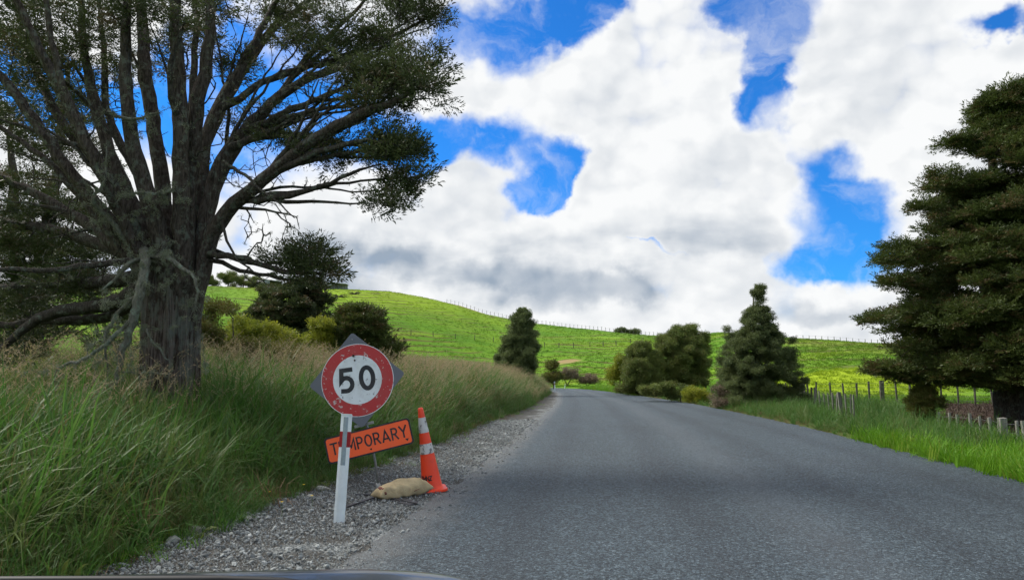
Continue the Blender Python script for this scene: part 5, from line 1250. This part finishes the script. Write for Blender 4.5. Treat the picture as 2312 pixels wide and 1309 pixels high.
def sign_stand():
    foot = ground0(857, 1112); D = foot[1]
    root = empty('sign_stand', foot, 'leaning temporary speed sign stand with a 50 roundel above an orange plate', 'road sign')
    def w(o): o.parent = root; o.matrix_parent_inverse = Matrix.Translation(-Vector(foot)); return o
    # square plate on its corner; local x right, y up, z towards the traffic
    def board(name, mat, mb, c, roll, bevel=0.0, smooth=False):
        o = mb.build(name, mat, bevel=bevel, smooth=smooth); o.rotation_mode = 'QUATERNION'
        o.rotation_quaternion = (Matrix.Rotation(R(90 - 3), 4, 'X') @ Matrix.Rotation(R(roll), 4, 'Z')).to_quaternion(); o.location = tuple(c); return w(o)
    Ds = D - 0.12; sc1 = Ds / F
    c = at(806, 857, Ds); roll = 8.0
    a = 216 * sc1 / math.sqrt(2)
    q = [(x_ * math.cos(R(45)) - y_ * math.sin(R(45)), x_ * math.sin(R(45)) + y_ * math.cos(R(45))) for x_, y_ in rounded(a, a, a * 0.045)]
    mb = MB(); mb.prism(q, -0.012, -0.003); board('backing_plate', M['plate'], mb, c, roll)
    rd = 81 * sc1
    off = np.array([0.006, 0, -0.004])
    mb = MB(); mb.prism(disc(rd * 1.004), -0.003, 0.0); board('white_border', M['white'], mb, c + off, roll)
    mb = MB(); mb.prism(disc(rd * .987), 0.0, 0.0012); board('red_ring', M['red'], mb, c + off, roll)
    mb = MB(); mb.prism(disc(rd * .675), 0.0012, 0.0026); board('white_face', M['white'], mb, c + off + np.array([0, 0, .004]), roll)
    mb = MB(); text_geo(mb, '50', 54 * sc1, 10.0 * sc1, 11.5 * sc1, lambda x_, y_, k: (x_, y_, 0.0036 + k * .0003)); board('numerals', M['black'], mb, c + off + np.array([-0.004, 0, .012]), roll)
    # old bolts and rust marks
    for (px, py, r_, mt, zz) in ((798, 803, .016, 'rust', .004), (801, 813, .011, 'rust', .004), (795, 766, .010, 'steel', .0), (816, 948, .012, 'steel', 0)):
        m2 = MB(); m2.lathe([(0, zz + .012), (r_ * .7, zz + .011), (r_, zz + .004), (r_, zz - .004)], 10); board('bolt', M[mt], m2, at(px, py, Ds - .004), roll)
    # orange plate
    Dt = D - 0.13; s2 = Dt / F; c2 = at(833, 995, Dt); r2 = 14.0
    W, Hh = 194 * s2, 58 * s2
    mb = MB(); mb.prism(rounded(W, Hh, .04), -0.008, 0); board('plate', M['black'], mb, c2, r2)
    mb = MB(); mb.prism(rounded(W - .04, Hh - .04, .03), 0, 0.0015); board('orange_face', M['orange'], mb, c2, r2)
    mb = MB(); text_geo(mb, 'TEMPORARY', 27.0 * s2, 3.6 * s2, 2.6 * s2, lambda x_, y_, k: (x_, y_, 0.0025 + k * .0003)); board('lettering', M['black'], mb, c2 + np.array([0, 0, .01]), r2)
    mb = MB(); tx, ty = W * .43, -Hh * .30
    mb.add([(tx - .022, ty + .014, .003), (tx + .022, ty + .014, .003), (tx, ty - .018, .003)], [(2, 1, 0)][::-1]); mb.f = [tuple(reversed(f_)) for f_ in mb.f]
    board('triangle_mark', M['black'], mb, c2, r2)
    m2 = MB(); m2.lathe([(0, .014), (.008, .013), (.011, .006), (.011, .0)], 10); board('bolt', M['rust'], m2, at(838, 1013, Dt - .004), r2)
    m2 = MB(); m2.box((0, -.012, 0.002), (.012, .03, .002)); board('rust_streak', M['rust'], m2, at(838, 1018, Dt - .004), r2)
    # pole and feet
    mb = MB(); top = at(800, 768, Ds + .085); p1 = at(826, 950, D - .06); mb.tube([foot + np.array([0, 0, .02]), at(846, 1035, D - .03), p1, top], .0165, 12, wob=0); w(mb.build('pole', M['steel'], smooth=True))
    mb = MB(); mb.tube([foot + np.array([-.01, 0, .0]), at(853, 1090, D - .012)], .027, 10); w(mb.build('socket', M['steel'], smooth=True))
    mb = MB(); p = at(822, 958, D - .095); mb.box(p, (.24, .03, .035), (0, R(-14), 0)); w(mb.build('cross_bracket', M['steel'], bevel=.003))
    for A_, B_ in (((780, 1144), (852, 1120)), ((805, 1116), (856, 1116)), ((857, 1116), (905, 1130)), ((905, 1128), (942, 1136))):
        a_, b_ = ground0(*A_, .02), ground0(*B_, .02); v_ = b_ - a_
        mb = MB(); mb.box((a_ + b_) / 2, (np.linalg.norm(v_) + .03, .045, .018), (0, 0, math.atan2(v_[1], v_[0]))); w(mb.build('foot', M['darksteel'], bevel=.002))
    # flat black rubber sheet under the bag
    q = [ground0(px, py, .012)[:2] for px, py in ((880, 1128), (912, 1121), (945, 1134), (922, 1141))]
    mb = MB(); mb.prism(q, .010, .018); w(mb.build('base_plate', M['darksteel']))
sign_stand()

# marker posts
M['post_white'] = simple_mat('white_plastic', (0.76, 0.83, 0.84), 0.4, 0, var=.10, scale=6); M['reflector'] = simple_mat('grey_reflector', (0.33, 0.40, 0.43), 0.25, 0.1, var=.1)
M['band'] = simple_mat('red_band', (0.33, 0.014, 0.018), 0.35, var=.15)
def marker(label, base_px, top_px, wdt, group, fx=False):
    g = ground0(*base_px); t = at(*top_px, g[1]); v = t - g; h = np.linalg.norm(v)
    root = empty('marker_post', g, label, 'marker post', group); root.rotation_mode = 'QUATERNION'; root.rotation_quaternion = Vector(v).to_track_quat('Z', 'X') @ Matrix.Rotation(R(-90), 4, 'Z').to_quaternion() if False else Vector((0, 0, 1)).rotation_difference(Vector(v))
    def sect(w_, z0, z1, d0=0.0, t_=.012, fold=.018):
        # shallow folded section, open at the back
        pr = [(-w_ / 2, fold), (-w_ / 4, fold * .25), (0, 0), (w_ / 4, fold * .25), (w_ / 2, fold)]
        out = [(x_, y_ - d0) for x_, y_ in pr] + [(x_, y_ - d0 + t_) for x_, y_ in reversed(pr)]
        mb = MB(); mb.prism(out, z0, z1); return mb
    sect(wdt, -.1, h).build('post', M['post_white'], root, bevel=.0015)
    sect(wdt * 1.005, h * .695, h * .84, .0015, .012).build('red_band', M['band'], root)
    o = sect(wdt * .42, h * .53, h * .975, .0035, .004, .006).build('reflector', M['reflector'], root)
    mb = MB(); mb.box((0, .006, h + .002), (wdt * .98, .02, .004)); mb.build('cap', M['post_white'], root)
marker('white road marker post with red band, nearest, in front of the orange plate', (764, 1181), (782, 935), .108, 'roadside marker posts')
marker('far white marker post at the left road edge where the tall grass ends', (1253, 885), (1252, 861), .11, 'roadside marker posts')
marker('far leaning white marker post at the right road edge by the tree clump', (1442, 892), (1445, 877), .11, 'roadside marker posts')
marker('tiny distant pale marker post beside the brown shrubs at the bend', (1275, 875), (1276, 866), .11, 'roadside marker posts')

# traffic cone
def cone_tint():
    m, t, b = new_mat('cone_orange'); p = opos(t)
    d = t.math('MULTIPLY', t.smooth(t.noise(p, 9, 6, 0.7), 0.50, 0.75), 0.35)
    c = t.mix(d, (0.86, 0.065, 0.020), (0.35, 0.07, 0.05)); base(b, t, c, 0.42, 0.4); return m
M['cone'] = cone_tint(); M['cone_band'] = sign_mat('worn_reflective_band', (0.58, 0.58, 0.57), (0.16, 0.15, 0.15), 0.10, 10, 0.45, .3)
def cone():
    c = ground0(977, 1108); s = c[1] / F; h = 184 * s
    root = empty('traffic_cone', c, 'tall orange traffic cone with two worn white bands leaning beside the sandbag', 'traffic cone', rot=(R(2), R(-9.5), R(12)))
    r0, r1 = 23.5 * s, 5.5 * s
    rad = lambda z: r0 + (r1 - r0) * (z / h)
    mb = MB(); prof = [(rad(0) * 1.12, .03), (rad(.02), .055)] + [(rad(z), z) for z in np.linspace(.08, h - .02, 12)] + [(r1 * .9, h), (r1 * .5, h + .004), (0.002, h - .002)]
    mb.lathe(prof, 40); mb.build('body', M['cone'], root, smooth=True)
    w_ = 62 * s; q = rounded(w_, w_, .05, 5)
    mb = MB(); mb.prism(q, 0.0, .032); mb.build('base', M['cone'], root, bevel=.006)
    for lo, hi in ((.455, .575), (.705, .885)):
        mb = MB(); mb.lathe([(rad(z) + .002, z) for z in np.linspace(lo * h, hi * h, 6)], 40); mb.build('reflective_band', M['cone_band'], root, smooth=True)
    # stencilled letters wrapped round the front
    zc = h * .175
    def wrap(x_, y_, k):
        z = zc + y_; rr = rad(z) + .003 + k * .0003; a = -math.pi / 2 - R(38) + (x_ + .004) / rr
        return (rr * math.cos(a), rr * math.sin(a), z)
    mb = MB(); text_geo(mb, 'TMNZ', 10 * s, 2.2 * s, .8 * s, wrap); mb.build('lettering', M['black'], root)
cone()

# sandbag
def sandbag():
    c0 = ground0(838, 1134); c1 = ground0(966, 1112); v = c1 - c0; L = np.linalg.norm(v) * 0.91; yaw = math.atan2(v[1], v[0])
    c = (c0 + c1) / 2
    root = empty('sandbag', c + np.array([0, .03, 0]), 'plump tan cloth sandbag lying over the foot of the sign stand', 'sandbag', rot=(0, 0, yaw)); root.scale = (1, 1, .80)
    m, t, b = new_mat('tan_cloth'); p = opos(t)
    wv = t.noise(t.scalev(p, 1, 1, 1), 7, 5, 0.6)
    cc = t.mix(t.smooth(wv, .35, .7), (0.50, 0.40, 0.235), (0.36, 0.28, 0.16)); base(b, t, cc, .85, .2); bump(t, b, t.math('ADD', t.noise(p, 14, 5, .6, 1.5), t.math('MULTIPLY', t.noise(p, 160, 2), .2)), .6, .02)
    nu, nv = 44, 24; V = []
    W_, T_ = .31, .118
    for sgn in (1, -1):
        for i in range(nu + 1):
            for j in range(nv + 1):
                x_ = i / nu * 2 - 1; y_ = j / nv * 2 - 1
                pull = 1 - .10 * (1 - x_ * x_) * 0 - .13 * (1 - abs(y_) ** 2) * abs(x_) ** 4
                pully = 1 - .22 * (1 - abs(x_) ** 2.2) * abs(y_) ** 4
                th = T_ * max(0, (1 - abs(x_) ** 4.5)) ** .6 * max(0, (1 - abs(y_) ** 2.6)) ** .5
                th *= 1 + .14 * math.sin(x_ * 3.0 + y_ * 2) + .07 * math.sin(x_ * 9 + y_ * 5) + .05 * math.sin(x_ * 17 - y_ * 11) * abs(x_)
                nar = 1 - .42 * smoothstep(-x_, .35, 1.0)            # tied narrow end on the left
                z = th * (1.35 if sgn > 0 else -.62) + .012 * math.sin(x_ * 14 + 3 * y_) * (1 - abs(x_)) + (0.035 * max(0, x_ - .7) / .3 * (y_ > 0))
                V.append((x_ * L / 2 * pull, y_ * W_ / 2 * pully * float(nar), .075 + z + .02 * float(smoothstep(x_, .4, 1))))
    N = (nu + 1) * (nv + 1); Fc = []
    for k in range(2):
        for i in range(nu):
            for j in range(nv):
                a = k * N + i * (nv + 1) + j; f_ = (a, a + nv + 1, a + nv + 2, a + 1); Fc.append(f_ if k == 0 else f_[::-1])
    mb = MB(); mb.add(V, Fc); o = mb.build('bag', m, root, smooth=True)
    wd = o.modifiers.new('weld', 'WELD'); wd.merge_threshold = .0008
    M['maroon'] = simple_mat('maroon_cloth', (0.16, 0.045, 0.035), .8)
    mb = MB(); mb.tube([(-L * .40, -.10, .10), (-L * .385, -.05, .155), (-L * .37, .02, .165), (-L * .375, .08, .10)], [.012, .03, .03, .012], 10, wob=.25); mb.build('tie', M['maroon'], root, smooth=True)
    mb = MB(); mb.tube([(L * .1, -.135, .09), (L * .25, -.12, .115), (L * .4, -.06, .10), (L * .48, .05, .105)], .0035, 6); mb.build('seam', M['maroon'], root, smooth=True)
sandbag()

# yellow flowers by the gravel
M['flower'] = simple_mat('yellow_petals', (0.75, 0.5, 0.02), .6)
M['stalk'] = simple_mat('flower_stalk', (0.06, 0.12, 0.02), .7)
for px, py, lab in ((686, 1094, 'yellow flower nearest to the white marker post'), (608, 1110, 'yellow flower furthest left at the grass foot'), (636, 1133, 'yellow flower lowest and nearest the camera at the grass foot'), (704, 1119, 'tiny orange yellow flower between marker post and grass foot')):
    p = ground0(px, py, .16); z = max(0.0, H1(p[0], p[1])); zt = p[2]
    root = empty('flower', (p[0], p[1], z), lab, 'flower', 'yellow flowers at the foot of the verge')
    mb = MB(); mb.tube([(0, 0, 0), (.01, 0, (zt - z) * .5), (0, 0, zt - z)], .002, 4); mb.build('stalk', M['stalk'], root)
    mb = MB()
    for k in range(10):
        a = k * .628; mb.add([(0, 0, zt - z), (math.cos(a - .25) * .014, math.sin(a - .25) * .014, zt - z + .006), (math.cos(a) * .02, math.sin(a) * .02, zt - z + .008), (math.cos(a + .25) * .014, math.sin(a + .25) * .014, zt - z + .006)], [(0, 1, 2, 3)])
    mb.build('petals', M['flower'], root)

# ------------------------------------------------------------------ the car's own bonnet along the bottom of the view
def bonnet():
    m, t, b = new_mat('bonnet_paint'); base(b, t, (0.022, 0.027, 0.030), .28, .5); b.inputs['Coat Weight'].default_value = .4
    root = empty('car_bonnet', (0, 1.5, .9), 'dark glossy bonnet edge of the car the view is taken from', 'car')
    edge = [(-260, 1309), (0, 1301), (200, 1295), (400, 1288), (560, 1283), (700, 1280), (800, 1279), (880, 1281), (950, 1285), (1010, 1292), (1060, 1303), (1120, 1322), (1240, 1345), (1500, 1375), (1900, 1400)]
    E_ = np.array([at(a, b_, 1.75) for a, b_ in edge]); V = []; rows = [(0, -.10, .06), (0, -.035, .035), (0, 0, 0), (0, -.004, -.08), (0, -.012, -.2), (0, -.03, -.45), (0, -.06, -.75)]
    for _, dz, dy in rows: V.append(E_ + np.array([0, dy, dz]))
    V = np.concatenate(V) - np.array([0, 1.5, .9]); n = len(E_)
    mb = MB(); mb.add(V, [(i * n + j, i * n + j + 1, (i + 1) * n + j + 1, (i + 1) * n + j) for i in range(len(rows) - 1) for j in range(n - 1)])
    o = mb.build('bonnet_panel', m, root, smooth=True); s_ = o.modifiers.new('sub', 'SUBSURF'); s_.levels = 2; s_.render_levels = 2
    sd_ = o.modifiers.new('sol', 'SOLIDIFY'); sd_.thickness = .004
    P = [at(a, b_, 1.05) - np.array([0, 1.5, .9]) for a, b_ in [(-200, 1314), (0, 1310), (250, 1309), (500, 1308), (640, 1313), (760, 1330)]]
    mb = MB(); mb.tube(P, .006, 10); mb.build('wiper_arm', simple_mat('black_rubber', (.006, .006, .008), .6), root, smooth=True)
bonnet()
